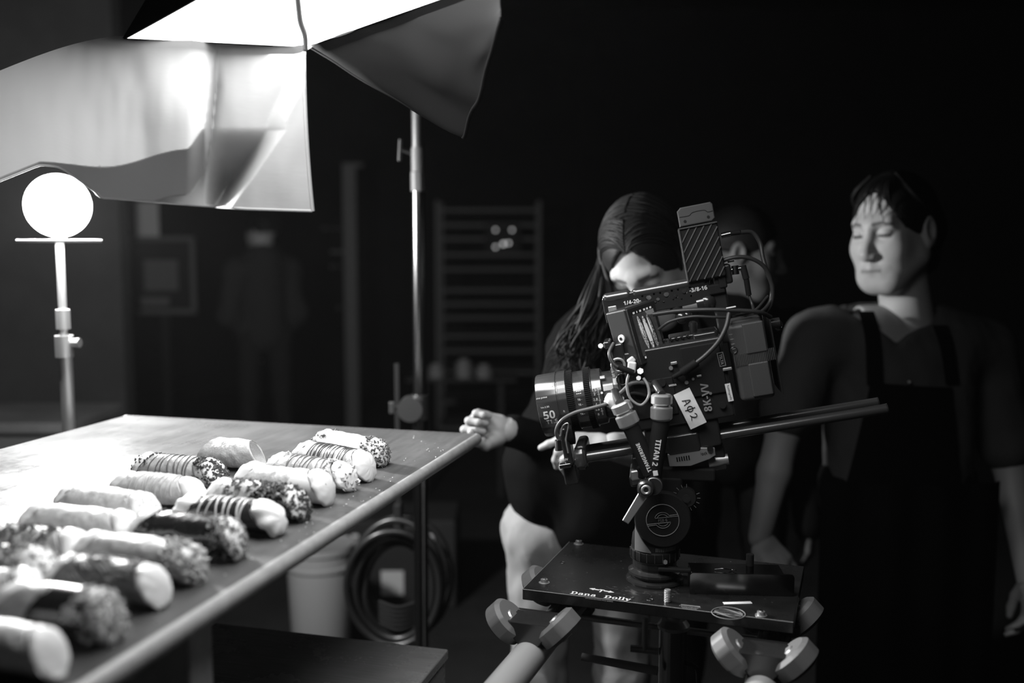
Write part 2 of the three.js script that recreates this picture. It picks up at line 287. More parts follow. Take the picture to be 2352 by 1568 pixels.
// ---------- bare globe lamp on its stand ----------
{
  const c = at(133, 472, 2.03), x = c.x, z = c.z;
  const t = thing('globe_lamp', 'bright glowing globe lamp over a flat round plate on thin stand', 'lamp', V(x, 0, z));
  const R = 0.064;
  add('bulb', new THREE.SphereGeometry(R, 32, 24).translate(0, c.y, 0), mat('glowing opal globe', 0.8, 0.5, 0, { emissive: grey(1), emissiveIntensity: 14 }), t);
  const yp = at(150, 553, 2.03).y;
  const pl = add('plate', new THREE.CircleGeometry(0.078, 64).rotateX(-Math.PI / 2).translate(0, yp, 0), mat('clear glass plate', 1, 0.08, 0, { transmission: 1, thickness: 0 }), t);
  add('plate_rim', new THREE.TorusGeometry(0.078, 0.0028, 10, 64).rotateX(Math.PI / 2).translate(0, yp, 0), mat('white enamel rim', 0.7, 0.4), pl);
  add('socket', rod(V(0, yp, 0), V(0, c.y - R * 0.92, 0), 0.012, 0.015), M.brushed, t);
  add('pole', rod(V(0, 0.35, 0), V(0, yp, 0), 0.008), M.brushed, t);
  add('lower_pole', rod(V(0.002, 0.2, 0), V(0.002, at(140, 800, 2.03).y, 0), 0.0135), M.brushed, t);
  const yk = at(140, 790, 2.03).y, yk2 = at(140, 735, 2.03).y;
  add('collar', [rod(V(0, yk - 0.03, 0), V(0, yk + 0.015, 0), 0.018), rod(V(0, yk2 - 0.02, 0), V(0, yk2 + 0.02, 0), 0.014)], M.brushed, t);
  add('knob', rod(V(0.01, yk, 0), V(0.034, yk, 0.004), 0.008, 0.01), M.brushed, t);
  add('base_plate', latheC([[0, 0], [0.09, 0], [0.092, 0.006], [0.088, 0.014], [0.03, 0.02], [0.016, 0.035], [0.0135, 0.24], [0, 0.24]], 48), M.blackMetal, t);
  const bulb = new THREE.PointLight(0xffffff, BULB_LIGHT); bulb.position.set(x, c.y, z); bulb.castShadow = true; bulb.shadow.radius = R / 0.02 * 0.95; bulb.name = 'globe_bulb'; scene.add(bulb);
}

// ---------- chrome stand behind the table ----------
{
  const d = 2.42, p0 = at(966, 990, d), x = p0.x, z = p0.z, Y = (py) => at(966, py, d).y;
  const t = thing('grip_stand', 'chrome grip stand with clamps standing behind the far table edge', 'stand', V(x, 0, z));
  const dullSteel = mat('dull dark steel', 0.1, 0.42, 0.8), pipeSteel = mat('aged chrome', 0.24, 0.2, 1);
  add('riser', rod(V(0, Y(450), 0), V(0, EYE + 1.0, 0), 0.0145), dullSteel, t);
  add('boom_arm', [rod(V(0, softTop.y + 0.22, 0), V(softTop.x - x, softTop.y + 0.22, softTop.z - z), 0.011), rod(V(softTop.x - x, softTop.y + 0.22, softTop.z - z), V(softTop.x - x, softTop.y + 0.001, softTop.z - z), 0.008)], dullSteel, t); // carries the soft light
  add('pole', rod(V(-0.001, Y(960), 0), V(0, Y(430), 0), 0.0155), pipeSteel, t);
  add('base_pole', rod(V(-0.003, 0.12, 0), V(-0.001, Y(940), 0), 0.0175), pipeSteel, t);
  add('upper_collar', latheC([[0, Y(442)], [0.018, Y(442)], [0.018, Y(400)], [0.0165, Y(398)], [0.0165, Y(345)], [0, Y(343)]], 32), M.darkGrey, t);
  add('tee_handle', [rod(V(-0.012, Y(358), 0), V(-0.04, Y(350), 0.01), 0.005), rod(V(-0.043, Y(375), 0.01), V(-0.04, Y(328), 0.01), 0.0045)], M.blackMetal, t);
  const k = add('clamp_head', [alongZ(new THREE.CylinderGeometry(0.03, 0.03, 0.04, 32)).translate(-0.022, Y(935), 0.012), rod(V(0, Y(962), 0), V(0, Y(905), 0), 0.021)], dullSteel, t);
  add('wing_knob', [rod(V(-0.045, Y(932), 0.015), V(-0.06, Y(930), 0.02), 0.006), box(0.014, 0.03, 0.008, 0.003, -0.066, Y(932), 0.021)], dullSteel, k);
  for (let i = 0; i < 3; i++) { const a = i * 2.094 + 0.2; add('leg', tube([V(0, 0.3, 0), V(Math.cos(a) * 0.12, 0.2, Math.sin(a) * 0.12), V(Math.cos(a) * 0.36, 0.013, Math.sin(a) * 0.36)], 0.0115, 16), M.chrome, t); }
}

// ---------- filled pastry tubes on the table ----------
const PM = {};
const tone = (kind, v, rough, more) => PM[kind + v] ??= mat(kind, v, rough, 0, more);
const blister = noiseTexture(256, (x, y) => 0.84 + 0.3 * tiled((a, b) => nz(a, b, 8), x, y, 9) + 0.2 * tiled((a, b) => nz(a, b, 3), x, y, 26));
const fried = (v) => tone('fried pastry', v, 0.5, { map: blister, bumpMap: blister, bumpScale: 0.0012 });
const choc = (v) => tone('chocolate coating', v, 0.24, { clearcoat: 0.4, clearcoatRoughness: 0.2 });
const cream = (v) => tone('ricotta cream', v, 0.45);
const nutM = (v) => tone('chopped nuts', v, 0.7);
const drizzleM = (v) => tone('icing drizzle', v, 0.35);

// point on the rolled shell: t along the axis -1..1, a round it; slanted mouths, flared lips, blistered skin
function shellPoint(o, t, a, inner = 0) {
  const flare = 1 + 0.05 * t ** 4 - 0.1 * t * t, mouth = o.slant * Math.cos(a - o.face) * t * Math.abs(t) ** 3;
  let r = o.r * flare - inner;
  const seam = ((a - o.seam) % (2 * Math.PI) + 2 * Math.PI) % (2 * Math.PI);
  r += 0.0022 * Math.exp(-seam * 3);                                   // the overlapping rolled edge
  if (!inner) r += 0.0016 * nz(t * 3 + o.k, Math.cos(a) * 1.6, Math.sin(a) * 1.6) + 0.0007 * nz(t * 9, Math.cos(a) * 5 + o.k, Math.sin(a) * 5);
  return V(t * o.l + mouth, r * Math.cos(a) * 1.0, r * Math.sin(a));
}
function shellGeometry(o) {
  const nt = 40, na = 44, pos = [], uv = [], idx = [];
  const rows = []; for (let i = 0; i <= nt; i++) rows.push([-1 + 2 * i / nt, 0]); rows.push([1, 0.0018]); for (let i = nt; i >= 0; i--) rows.push([-1 + 2 * i / nt, 0.0018]); rows.push([-1, 0]);
  rows.forEach(([t, inn]) => { for (let j = 0; j <= na; j++) { const p = shellPoint(o, t, j / na * 2 * Math.PI, inn); pos.push(p.x, p.y, p.z); uv.push(t * o.l / 0.07, j / na * 2); } });
  for (let i = 0; i < rows.length - 1; i++) for (let j = 0; j < na; j++) { const q = i * (na + 1) + j; idx.push(q, q + 1, q + na + 1, q + 1, q + na + 2, q + na + 1); }
  const g = new THREE.BufferGeometry(); g.setAttribute('position', new THREE.Float32BufferAttribute(pos, 3)); g.setAttribute('uv', new THREE.Float32BufferAttribute(uv, 2)); g.setIndex(idx); g.computeVertexNormals(); return g;
}
// piped cream: a ribbed dome at one mouth (s = 1 right, -1 left), rising out of the slanted lip
function creamPoint(o, s, w, a) {
  const base = shellPoint(o, s * 0.97, a, 0.001), c = Math.cos(w * Math.PI / 2), rib = 1 + o.rib * Math.cos(o.ribs * a + 3 * w), over = 1 + o.swell * Math.sin(w * Math.PI) * 0.9;
  const k = (w < 0.12 ? lerp(1.0, 1.05, w / 0.12) : 1.05) * Math.cos(Math.max(0, w - 0.12) / 0.88 * Math.PI / 2) ** 0.8 * over * rib;
  return V(lerp(base.x, s * o.l * 0.97, w) + s * (o.bulge * Math.sin(w * Math.PI / 2) + 0.002), base.y * k, base.z * k).add(V(0.002 * nz(Math.cos(a) * 3, Math.sin(a) * 3 + w * 4, o.k) * (1 - w), 0.002 * nz(Math.cos(a) * 2.4, Math.sin(a) * 2.4 + w * 3, o.k + 9) * (1 - w), 0));
}
function creamGeometry(o, s) {
  const g = sheet((u, v) => creamPoint(o, s, v, u * 2 * Math.PI), 40, 16); return g;
}
function scatter(n, place, size, long = 1.5) {
  const out = [], base = [new THREE.OctahedronGeometry(1), new THREE.TetrahedronGeometry(1.25), new THREE.BoxGeometry(1.3, 1, 1.2)];
  for (let i = 0; i < n; i++) { const p = place(); if (!p) continue; const s = size * rr(0.6, 1.5), g = base[i % 3].clone(); g.scale(s * rr(1, long), s * rr(0.5, 0.9), s * rr(0.6, 1)).rotateX(rnd() * 6.3).rotateY(rnd() * 6.3).rotateZ(rnd() * 6.3).translate(p.x, p.y, p.z); g.deleteAttribute('normal'); g.computeVertexNormals(); out.push(g); }
  return merge(out);
}
const pastries = [
  // label, left mouth px, right mouth px, shell tone, options
  ['pastry tube with chip covered ends nearest the far table corner', [748, 1008], [868, 1032], 0.4, { endR: [0.16, 260, 0.0024], endL: [0.1, 160, 0.002] }],
  ['pastry tube with dark drizzled stripes and smooth white cream rim', [704, 1038], [832, 1063], 0.42, { drizzle: [0.08, 15, 0.0011], bulge: 0.012 }],
  ['pastry tube with flaked almonds on its end and caramel drizzle', [640, 1063], [790, 1088], 0.42, { drizzle: [0.2, 9, 0.0013], flakesR: [0.62, 70], flakesL: [0.6, 34] }],
  ['pastry tube with big smooth white icing end marked by one dark speck', [585, 1094], [728, 1113], 0.5, { bulge: 0.017, swell: 0.3, speck: 1, icing: 1 }],
  ['chocolate dipped pastry tube under a crust of dark chips and cream', [512, 1128], [675, 1148], 0.5, { coat: [0.02, 0.1], endR: [0.07, 300, 0.0026], over: [0.12, 330, 0.0021] }],
  ['dark chocolate pastry tube with white stripes and rippled cream end', [446, 1166], [606, 1183], 0.03, { chocShell: 1, drizzle: [0.75, 7, 0.0013], bulge: 0.019, rib: 0.09, ribs: 7, swell: 0.2 }],
  ['plain glossy dark chocolate pastry tube with nut covered end', [345, 1207], [526, 1229], 0.022, { chocShell: 1, endR: [0.2, 330, 0.0022], endL: [0.1, 60, 0.002] }],
  ['light pastry tube with white rim and large chopped nut end', [215, 1256], [424, 1284], 0.42, { endR: [0.42, 260, 0.0034], bulge: 0.014 }],
  ['dark pastry tube covered with long chocolate shavings', [150, 1310], [348, 1338], 0.12, { shreds: [0.2, 90], bulge: 0.008 }],
  ['pastry tube with coarse nut crust and dark underside near table front', [50, 1385], [218, 1405], 0.3, { endR: [0.4, 300, 0.0034], coat: [0.02, -0.25] }],
  ['white glazed pastry tube cut by the left picture edge', [-70, 1462], [92, 1490], 0.6, { bulge: 0.006, rib: 0.01 }],
  ['pastry tube with chip covered ends and drizzle in back row', [338, 1066], [488, 1082], 0.4, { endR: [0.05, 330, 0.0025], endL: [0.06, 130, 0.002], drizzle: [0.12, 9, 0.0012] }],
  ['plain smooth pastry tube farthest back with open dark end', [486, 1030], [592, 1040], 0.45, { bulge: -0.006, r: 0.0235 }],
  ['pale pastry tube with soft drizzle and domed cream end in back row', [292, 1108], [436, 1124], 0.52, { drizzle: [0.5, 12, 0.0012], bulge: 0.015 }],
  ['glazed blistered pastry tube with pale cream rim in back row', [160, 1143], [330, 1165], 0.5, { bulge: 0.01, endR: [0.5, 60, 0.0016] }],
  ['pale pastry tube with thick white cream rim in back row', [95, 1189], [280, 1209], 0.55, { bulge: 0.014, swell: 0.25 }],
  ['pastry tube with dark chips on its side and white cream end', [-14, 1236], [164, 1254], 0.5, { over: [0.09, 230, 0.0022], bulge: 0.016, swell: 0.25 }],
  ['pastry tube dusted with nuts at left picture edge', [-95, 1284], [82, 1302], 0.4, { over: [0.15, 220, 0.0026], endR: [0.45, 160, 0.003] }],
  ['pastry tube with bare white cream dome just left of nut crust', [-125, 1345], [28, 1352], 0.5, { bulge: 0.015, swell: 0.3 }],
];
pastries.forEach(([label, pl, pr, shade, op], n) => {
  const r = op.r ?? 0.0215 + 0.0012 * Math.sin(n * 2.3), y = TOP + r * 1.04, a = onLevel(pl[0], pl[1] + 6, y), b = onLevel(pr[0], pr[1] + 6, y), c = a.clone().lerp(b, 0.5), len = clamp(a.distanceTo(b), 0.09, 0.125);
  const o = { r, l: len / 2, k: n * 3.7, slant: 0.016, face: Math.PI - 0.5 + (n % 3) * 0.25, seam: 1.2 + (n * 1.7) % 3, bulge: (op.bulge ?? 0.013) * 1.35, rib: op.rib ?? 0.03, ribs: op.ribs ?? 9, swell: op.swell ?? 0.12 };
  const t = thing('cannoli', label, 'cannoli', c, 'filled pastry tubes on the table');
  t.position.y = TOP + r * 1.06; t.rotation.y = Math.atan2(-(b.z - a.z), b.x - a.x);
  const surf = (tt, aa, lift = 0) => shellPoint(o, tt, aa, -lift);
  add('shell', shellGeometry(o), op.chocShell ? choc(shade) : fried(Math.min(0.8, +(shade * 1.35).toFixed(3))), t);
  if (op.bulge > 0 || op.bulge === undefined) for (const s of [1, -1]) add('cream', creamGeometry(o, s), cream(0.85), t);
  if (op.coat) { // chocolate dip over the right half
    const g = sheet((u, v) => surf(lerp(op.coat[1] + 0.12 * Math.sin(u * 19), 1, v), u * 2 * Math.PI, 0.0009), 60, 14); add('chocolate_dip', g, choc(op.coat[0]), t); }
  if (op.icing) { const g = sheet((u, v) => surf(lerp(0.35 + 0.1 * Math.sin(u * 15), 1.02, v), u * 2 * Math.PI, 0.0014), 60, 14); add('icing', g, cream(0.85), t); }
  if (op.speck) add('speck', new THREE.TetrahedronGeometry(0.0022).translate(o.l + 0.0205, 0.008, 0.008), choc(0.02), t);
  if (op.drizzle) { const [v, k, w] = op.drizzle;
    for (let i = 0; i < k; i++) { const t0 = lerp(-0.62, 0.72, (i + 0.5) / k) + rr(-0.03, 0.03), a0 = -1.9 + rr(-0.3, 0.3), a1 = 1.9 + rr(-0.3, 0.3), pts = []; const lean = rr(-0.06, 0.06), ph = rnd() * 6;
      for (let j = 0; j <= 12; j++) { const aa = lerp(a0, a1, j / 12); pts.push(surf(t0 + lean * aa + 0.02 * Math.sin(aa * 2 + ph), aa, w * 0.35)); }
      add('drizzle', tube(pts, w * rr(0.8, 1.25), 20, 6), drizzleM(v), t); } }
  for (const [s, e] of [[1, op.endR], [-1, op.endL]]) if (e) add(e[0] < 0.15 ? 'chocolate_chips' : 'chopped_nuts', scatter(e[1], () => rnd() < 0.72 ? creamPoint(o, s, rr(0.02, 0.95), rnd() * 6.3) : surf(s * rr(0.72, 0.98), rnd() * 6.3, 0.0012), e[2]), nutM(e[0]), t).userData.kind = 'stuff';
  if (op.over) add(op.over[0] < 0.15 ? 'chocolate_chips' : 'chopped_nuts', scatter(op.over[1], () => surf(rr(-0.75, 0.75), rr(-1.7, 1.9), 0.001), op.over[2]), nutM(op.over[0]), t).userData.kind = 'stuff';
  for (const [s, e] of [[1, op.flakesR], [-1, op.flakesL]]) if (e) for (let i = 0; i < e[1]; i++) { const p = rnd() < 0.6 ? creamPoint(o, s, rr(0.02, 0.9), rnd() * 6.3) : surf(s * rr(0.66, 0.98), rr(-2, 2), 0.0012);
    const g = new THREE.SphereGeometry(1, 7, 4); g.scale(rr(0.003, 0.0055), 0.0005, rr(0.002, 0.0032)).rotateX(rr(-1.4, 1.4)).rotateZ(rr(-1.4, 1.4)).rotateY(rnd() * 6).translate(p.x, p.y, p.z); add('almond_flake', g, nutM(e[0]), t); }
  if (op.shreds) for (let i = 0; i < op.shreds[1]; i++) { const t0 = rr(-0.6, 1.05), aa = rr(-1.6, 1.9), p = t0 > 0.95 ? creamPoint(o, 1, rr(0, 0.9), rnd() * 6.3) : surf(t0, aa, 0.001), q = surf(Math.min(t0 + rr(0.05, 0.32), 1), aa + rr(-0.3, 0.5), rr(0, 0.003));
    add('chocolate_shaving', tube([p, p.clone().lerp(q, 0.5).add(V(0, rr(0, 0.0015), 0)), q], rr(0.0006, 0.0011), 5, 4), nutM(i % 3 ? op.shreds[0] : 0.45), t); }
});

// ---------- cinema camera rig ----------
const rigYaw = -8 * DEG, rigTilt = 11 * DEG, rigO = at(1500, 880, 1.55);
const rigQ = new THREE.Quaternion().setFromAxisAngle(up, rigYaw).multiply(new THREE.Quaternion().setFromAxisAngle(V(0, 0, 1), rigTilt)), rigQi = rigQ.clone().invert();
const rigEye = V(0, EYE, 0).sub(rigO).applyQuaternion(rigQi);
const L = (px, py, z = 0) => { const d = ray(px, py).applyQuaternion(rigQi); return d.multiplyScalar((z - rigEye.z) / d.z).add(rigEye); };
function rigBox(a, b, z0, z1, r = 0.002) { const p = L(a[0], a[1], z1), q = L(b[0], b[1], z1); return box(Math.abs(q.x - p.x), Math.abs(q.y - p.y), z1 - z0, r, (p.x + q.x) / 2, (p.y + q.y) / 2, (z0 + z1) / 2); }
const rig = thing('cinema_camera', 'black digital cinema camera rig with lens, battery and cables on fluid head', 'camera', rigO);
rig.quaternion.copy(rigQ);
{
  // body
  const body = add('camera_body', [rigBox([1425, 812], [1690, 955], -0.052, 0.05, 0.004), rigBox([1520, 792], [1662, 800], -0.045, 0.04, 0.003)], M.blackMetal, rig);
  const pt = (px, py, z, r, h, mt, name = 'port', parent = body, n = 24) => { const p = L(px, py, z); return add(name, alongZ(new THREE.CylinderGeometry(r, r, h, n)).translate(p.x, p.y, z), mt, parent); };
  // raised side panel, seams, buttons and ports on the side we see
  add('side_panel', rigBox([1560, 800], [1672, 900], 0.049, 0.053, 0.002), M.blackMatte, body);
  add('side_panel', rigBox([1452, 880], [1560, 950], 0.049, 0.0525, 0.002), M.blackMatte, body);
  for (const [x, y, r] of [[1577, 878, 0.0028], [1592, 870, 0.002], [1552, 862, 0.0022], [1541, 845, 0.003], [1632, 903, 0.002]]) pt(x, y, 0.053, r, 0.003, M.brushed, 'button');
  for (const [x, y, r] of [[1520, 878, 0.006], [1498, 890, 0.006], [1540, 930, 0.0045], [1660, 930, 0.005]]) { const p = pt(x, y, 0.053, r, 0.004, M.blackGloss, 'port'); }
  add('trim_bar', rigBox([1660, 846], [1682, 849], 0.052, 0.056, 0.001), M.brushed, body);
  add('trim_bar', rigBox([1540, 832], [1556, 836], 0.052, 0.056, 0.001), M.brushed, body);
  add('trim_bar', rigBox([1600, 862], [1612, 865], 0.052, 0.055, 0.001), M.brushed, body);
  // lettering down the side: runs from below upwards
  const lettering = (text, px, py, z, size, turn, mt, f) => { const g = words(text, size, f), p = L(px, py, z); g.rotateZ(turn - rigTilt).translate(p.x, p.y, z); return add('lettering', g, mt, body); };
  lettering('8K-VV', 1622, 912, 0.0532, 0.0115, 100 * DEG, M.greyPrint);
  lettering('MEDIA', 1545, 884, 0.053, 0.0026, 11 * DEG, M.white);
  // framed label plate
  { const p = L(1657, 825, 0.054), g = []; for (const s of [-1, 1]) { g.push(box(0.0008, 0.02, 0.0006, 0.0001, s * 0.0042, 0, 0), box(0.0092, 0.0008, 0.0006, 0.0001, 0, s * 0.01, 0)); }
    g.push(words('TILTA', 0.0042).rotateZ(-Math.PI / 2)); const m = merge(g).rotateZ(3 * DEG).translate(p.x, p.y, p.z); add('label_plate', m, M.greyPrint, body); }
  { const p = L(1675, 901, 0.0535), s = add('serial_sticker', box(0.008, 0.027, 0.0006, 0.0002).rotateZ(2 * DEG).translate(p.x, p.y, p.z), M.tape, body);
    const g = []; for (let i = 0; i < 12; i++) g.push(box(rr(0.002, 0.0035), 0.0007, 0.0003, 0.0001, rr(-0.0008, 0.0008), -0.0105 + i * 0.0019, 0)); add('print', merge(g).rotateZ(2 * DEG).translate(p.x, p.y, p.z + 0.0004), M.ink, s); }
  { // tape tag with handwriting
    const c = L(1585, 938, 0.0565), q = add('tape_tag', sheet((u, v) => V((u - 0.5) * 0.058, (v - 0.5) * 0.026, 0.0016 * Math.sin(u * 3.2) + 0.0008 * nz(u * 5, v * 4, 1)), 14, 8, 0.0004).rotateZ(-74 * DEG).translate(c.x, c.y, c.z), M.tape, rig);
    const strokes = [[[-0.005, -0.006], [-0.0005, 0.006], [0.003, -0.006]], [[-0.0035, -0.001], [0.002, -0.0015]]], g = [];
    const pen = (pts, dx) => g.push(tube(pts.map(([x, y]) => V(x + dx, y, 0)), 0.00055, 16, 5));
    strokes.forEach((s) => pen(s, -0.011)); pen(Array.from({ length: 13 }, (_, i) => [0.0042 * Math.cos(i / 12 * 6.28), 0.004 * Math.sin(i / 12 * 6.28)]), 0.0); pen([[0.001, 0.0075], [-0.0005, -0.008]], 0.0);
    pen([[-0.003, 0.003], [0, 0.0052], [0.003, 0.003], [0.001, -0.002], [-0.003, -0.005], [-0.0005, -0.0035], [0.005, -0.0055]], 0.0115);
    add('handwriting', merge(g).rotateZ(-74 * DEG).translate(c.x, c.y, c.z + 0.0022), M.ink, q); }
  // top plate with rosette holes and cage rail
  add('top_plate', rigBox([1535, 776], [1655, 790], -0.03, 0.03, 0.003), M.blackGloss, rig);
  const rail = add('cage_rail', rigBox([1590, 768], [1650, 780], 0.028, 0.042, 0.004), M.blackGloss, rig);
  for (let i = 0; i < 5; i++) { const p = L(1528 + i * 13, 782 - i * 2.4, 0.0305); add('vent_rib', box(0.006, 0.0035, 0.004, 0.001).rotateZ(-0.6).translate(p.x, p.y, p.z), M.blackGloss, rail); }
  { const p = L(1543, 784, 0.0308); add('lettering', words('1/4-20', 0.0034).translate(p.x, p.y - 0.004, p.z + 0.001), M.white, rail); }

  // lens: profile along the axis from the mount (0) to the front
  const a0 = L(1243, 934, 0), a1 = L(1422, 900, 0), ax = a1.x - a0.x, ay = (a0.y + a1.y) / 2, u = ax / 180;           // u: one photo pixel along the axis
  const lens = add('lens', alongX(latheC([[0.001, 6 * u], [0.038, 3 * u], [0.0455, 0], [0.0482, 1 * u], [0.0492, 5 * u], [0.0492, 46 * u], [0.0478, 47 * u], [0.0478, 49 * u], [0.0492, 50 * u], [0.0492, 68 * u], [0.046, 69 * u], [0.046, 84 * u],
    [0.0445, 85 * u], [0.0445, 108 * u], [0.0465, 109 * u], [0.0465, 124 * u], [0.044, 126 * u], [0.043, 146 * u], [0.037, 150 * u], [0.0365, 172 * u], [0.041, 174 * u], [0.041, 184 * u], [0.001, 184 * u]], 96)).translate(a0.x, ay, 0), M.blackSatin, rig);
  const gear = (x0, x1, r, n) => { const g = []; for (let i = 0; i < n; i++) { const t = i / n * 2 * Math.PI; g.push(box((x1 - x0) * u, 0.0026, 0.0021, 0.0004, 0, r, 0).rotateX(t)); } return merge(g).translate(a0.x + (x0 + x1) / 2 * u, ay, 0); };
  add('focus_ring', [gear(69, 84, 0.0468, 96), alongX(latheC([[0.046, -8 * u], [0.0476, -8 * u], [0.0476, -6.5 * u], [0.046, -6.5 * u]], 64)).translate(a0.x + 76.5 * u, ay, 0)], M.blackRubber, lens);
  add('iris_ring', gear(109, 123, 0.0472, 96), M.blackRubber, lens);
  add('front_glass', new THREE.SphereGeometry(0.07, 32, 12, 0, 6.283, 0, 0.56).rotateZ(Math.PI / 2).translate(a0.x + 0.064 + 2 * u, ay, 0), mat('coated lens glass', 0.01, 0.05, 0, { clearcoat: 1 }), lens);
  const round = (g, x, ang, r) => { const p = g.attributes.position; for (let i = 0; i < p.count; i++) { const t = ang + p.getY(i) / r, rad = r + p.getZ(i); p.setXYZ(i, a0.x + x * u + p.getX(i), ay + rad * Math.sin(t), rad * Math.cos(t)); } g.computeVertexNormals(); return g; };
  const engrave = (text, size, x, deg, r = 0.0493, f = font, name = 'engraving', mt = M.white) => add(name, round(words(text, size, f), x, deg * DEG, r), mt, lens);
  engrave('50', 0.0125, 24, -10); engrave('T1.5', 0.0068, 27, -24, 0.0493, fontR);
  engrave('cine prime', 0.0026, 14, 22, 0.0493, fontR); engrave('1m-3.3ft', 0.0026, 18, 5, 0.0493, fontR);
  engrave('ft', 0.003, 58, -8, 0.0493, fontR); engrave('- 10', 0.003, 61, -20, 0.0493, fontR);
  [['T8 -', 8], ['T6 -', -2], ['- -', -14], ['T4 -', -22]].forEach(([t, d]) => engrave(t, 0.003, 96, d, 0.0446, fontR));
  [['1.5', 22], ['2', 14], ['2.8', 3], ['4', -7], ['5.6', -18], ['8', -30]].forEach(([t, d]) => engrave(t, 0.0038, 130, d, 0.0437, fontR));
  { const g = []; for (let i = 0; i < 20; i++) g.push(round(box(i % 4 ? 0.0018 : 0.0034, 0.0006, 0.0004, 0.0001), 139, (24 - i * 3) * DEG, 0.0434)); add('scale_marks', merge(g), M.white, lens); }
  { const g = []; for (let i = 0; i < 5; i++) for (let j = 0; j < 3; j++) g.push(round(box(0.002, 0.0012, 0.0004, 0.0001), 92 + j * 4, (40 - i * 5) * DEG, 0.0446)); add('scale_marks', merge(g), M.white, lens); }
  add('index_dot', round(new THREE.CylinderGeometry(0.0018, 0.0018, 0.0006, 12).rotateX(Math.PI / 2), 146, 14 * DEG, 0.0433), M.white, lens);
  add('index_dot', round(new THREE.CylinderGeometry(0.0012, 0.0012, 0.0006, 12).rotateX(Math.PI / 2), 40, 42 * DEG, 0.0494), M.white, lens);
  add('lock_tab', round(box(0.008, 0.006, 0.005, 0.001), 152, 50 * DEG, 0.04), M.brushed, lens);

  // mount block and cage cheek ahead of the body
  add('mount_block', rigBox([1410, 838], [1450, 945], -0.045, 0.044, 0.006), M.blackMetal, rig);
  const ck = add('cage_cheek', [rigBox([1398, 792], [1440, 838], 0.03, 0.052, 0.004), rigBox([1384, 785], [1404, 800], 0.0, 0.05, 0.004)], M.blackGloss, rig);
  { const p = L(1420, 838, 0.053); const ring = new THREE.TorusGeometry(0.0095, 0.0022, 10, 28).translate(p.x, p.y, p.z); add('thread_ring', ring, M.brushed, ck);
    const q = L(1430, 871, 0.046); add('thread_ring', new THREE.TorusGeometry(0.0085, 0.0015, 10, 28).translate(q.x, q.y, q.z), M.blackGloss, ck);
    const w = L(1407, 856, 0.053); add('lettering', words('1/4-20', 0.0036).rotateZ(-Math.PI / 2 + 0.1).translate(w.x, w.y, w.z - 0.006), M.white, ck); }

  // top handle with cross holes
  { const tl = L(1384, 685, 0.012), tr = L(1624, 635, 0.012), w = tr.x - tl.x, h = 0.033, sh = new THREE.Shape();
    sh.moveTo(0.004, 0); sh.lineTo(w, 0); sh.lineTo(w, -h); sh.lineTo(0.03, -h); sh.quadraticCurveTo(0.004, -h, 0, -h - 0.004); sh.lineTo(0, -0.005); sh.quadraticCurveTo(0, 0, 0.004, 0);
    const hole = (x, y, r) => { const k = new THREE.Path(); k.absarc(x, y, r, 0, Math.PI * 2, true); sh.holes.push(k); };
    for (const c of [0.43, 0.6, 0.77]) { hole(w * c, -0.0125, 0.0042); for (const [dx, dy] of [[-0.009, -0.0068], [0, -0.0042], [0.009, -0.0068]]) hole(w * c + dx, dy - 0.001, 0.0017); hole(w * c - 0.014, -0.0175, 0.003); hole(w * c + 0.009, -0.021, 0.0016); hole(w * c - 0.006, -0.0225, 0.0016); }
    const g = new THREE.ExtrudeGeometry(sh, { depth: 0.02, bevelEnabled: true, bevelSize: 0.0018, bevelThickness: 0.0022, bevelSegments: 3, curveSegments: 14 }).translate(tl.x, tl.y, -0.012);
    const hd = add('top_handle', g, M.blackGloss, rig);
    add('handle_grip', alongX(new THREE.CapsuleGeometry(0.0075, w - 0.06, 8, 24)).translate(tl.x + w / 2 + 0.022, tl.y - 0.0015, 0.0045), M.blackSatin, hd);
    add('handle_nose', alongX(new THREE.CapsuleGeometry(0.0078, 0.03, 8, 24)).translate(tl.x + 0.022, tl.y - 0.0015, 0.0045), M.blackSatin, hd);
    add('lettering', words('1/4-20-', 0.006, font, 0.0005).translate(tl.x + w * 0.27, tl.y - 0.0135, 0.0103), M.white, hd);
    add('lettering', words('-3/8-16', 0.006, font, 0.0005).translate(tl.x + w * 0.9, tl.y - 0.0125, 0.0103), M.white, hd);
    const fp = L(1402, 702, 0); add('front_post', [box(0.02, 0.05, 0.02, 0.003, fp.x + 0.004, fp.y - 0.022, 0.0), box(0.014, 0.012, 0.022, 0.002, fp.x + 0.003, fp.y - 0.006, 0.0)], M.brushed, hd);
    const rp = L(1640, 640, 0); add('rear_post', [box(0.022, 0.1, 0.024, 0.004, rp.x + 0.004, rp.y - 0.05, -0.006), box(0.03, 0.03, 0.03, 0.004, rp.x + 0.012, rp.y + 0.004, -0.004)], M.blackMetal, hd);
  }
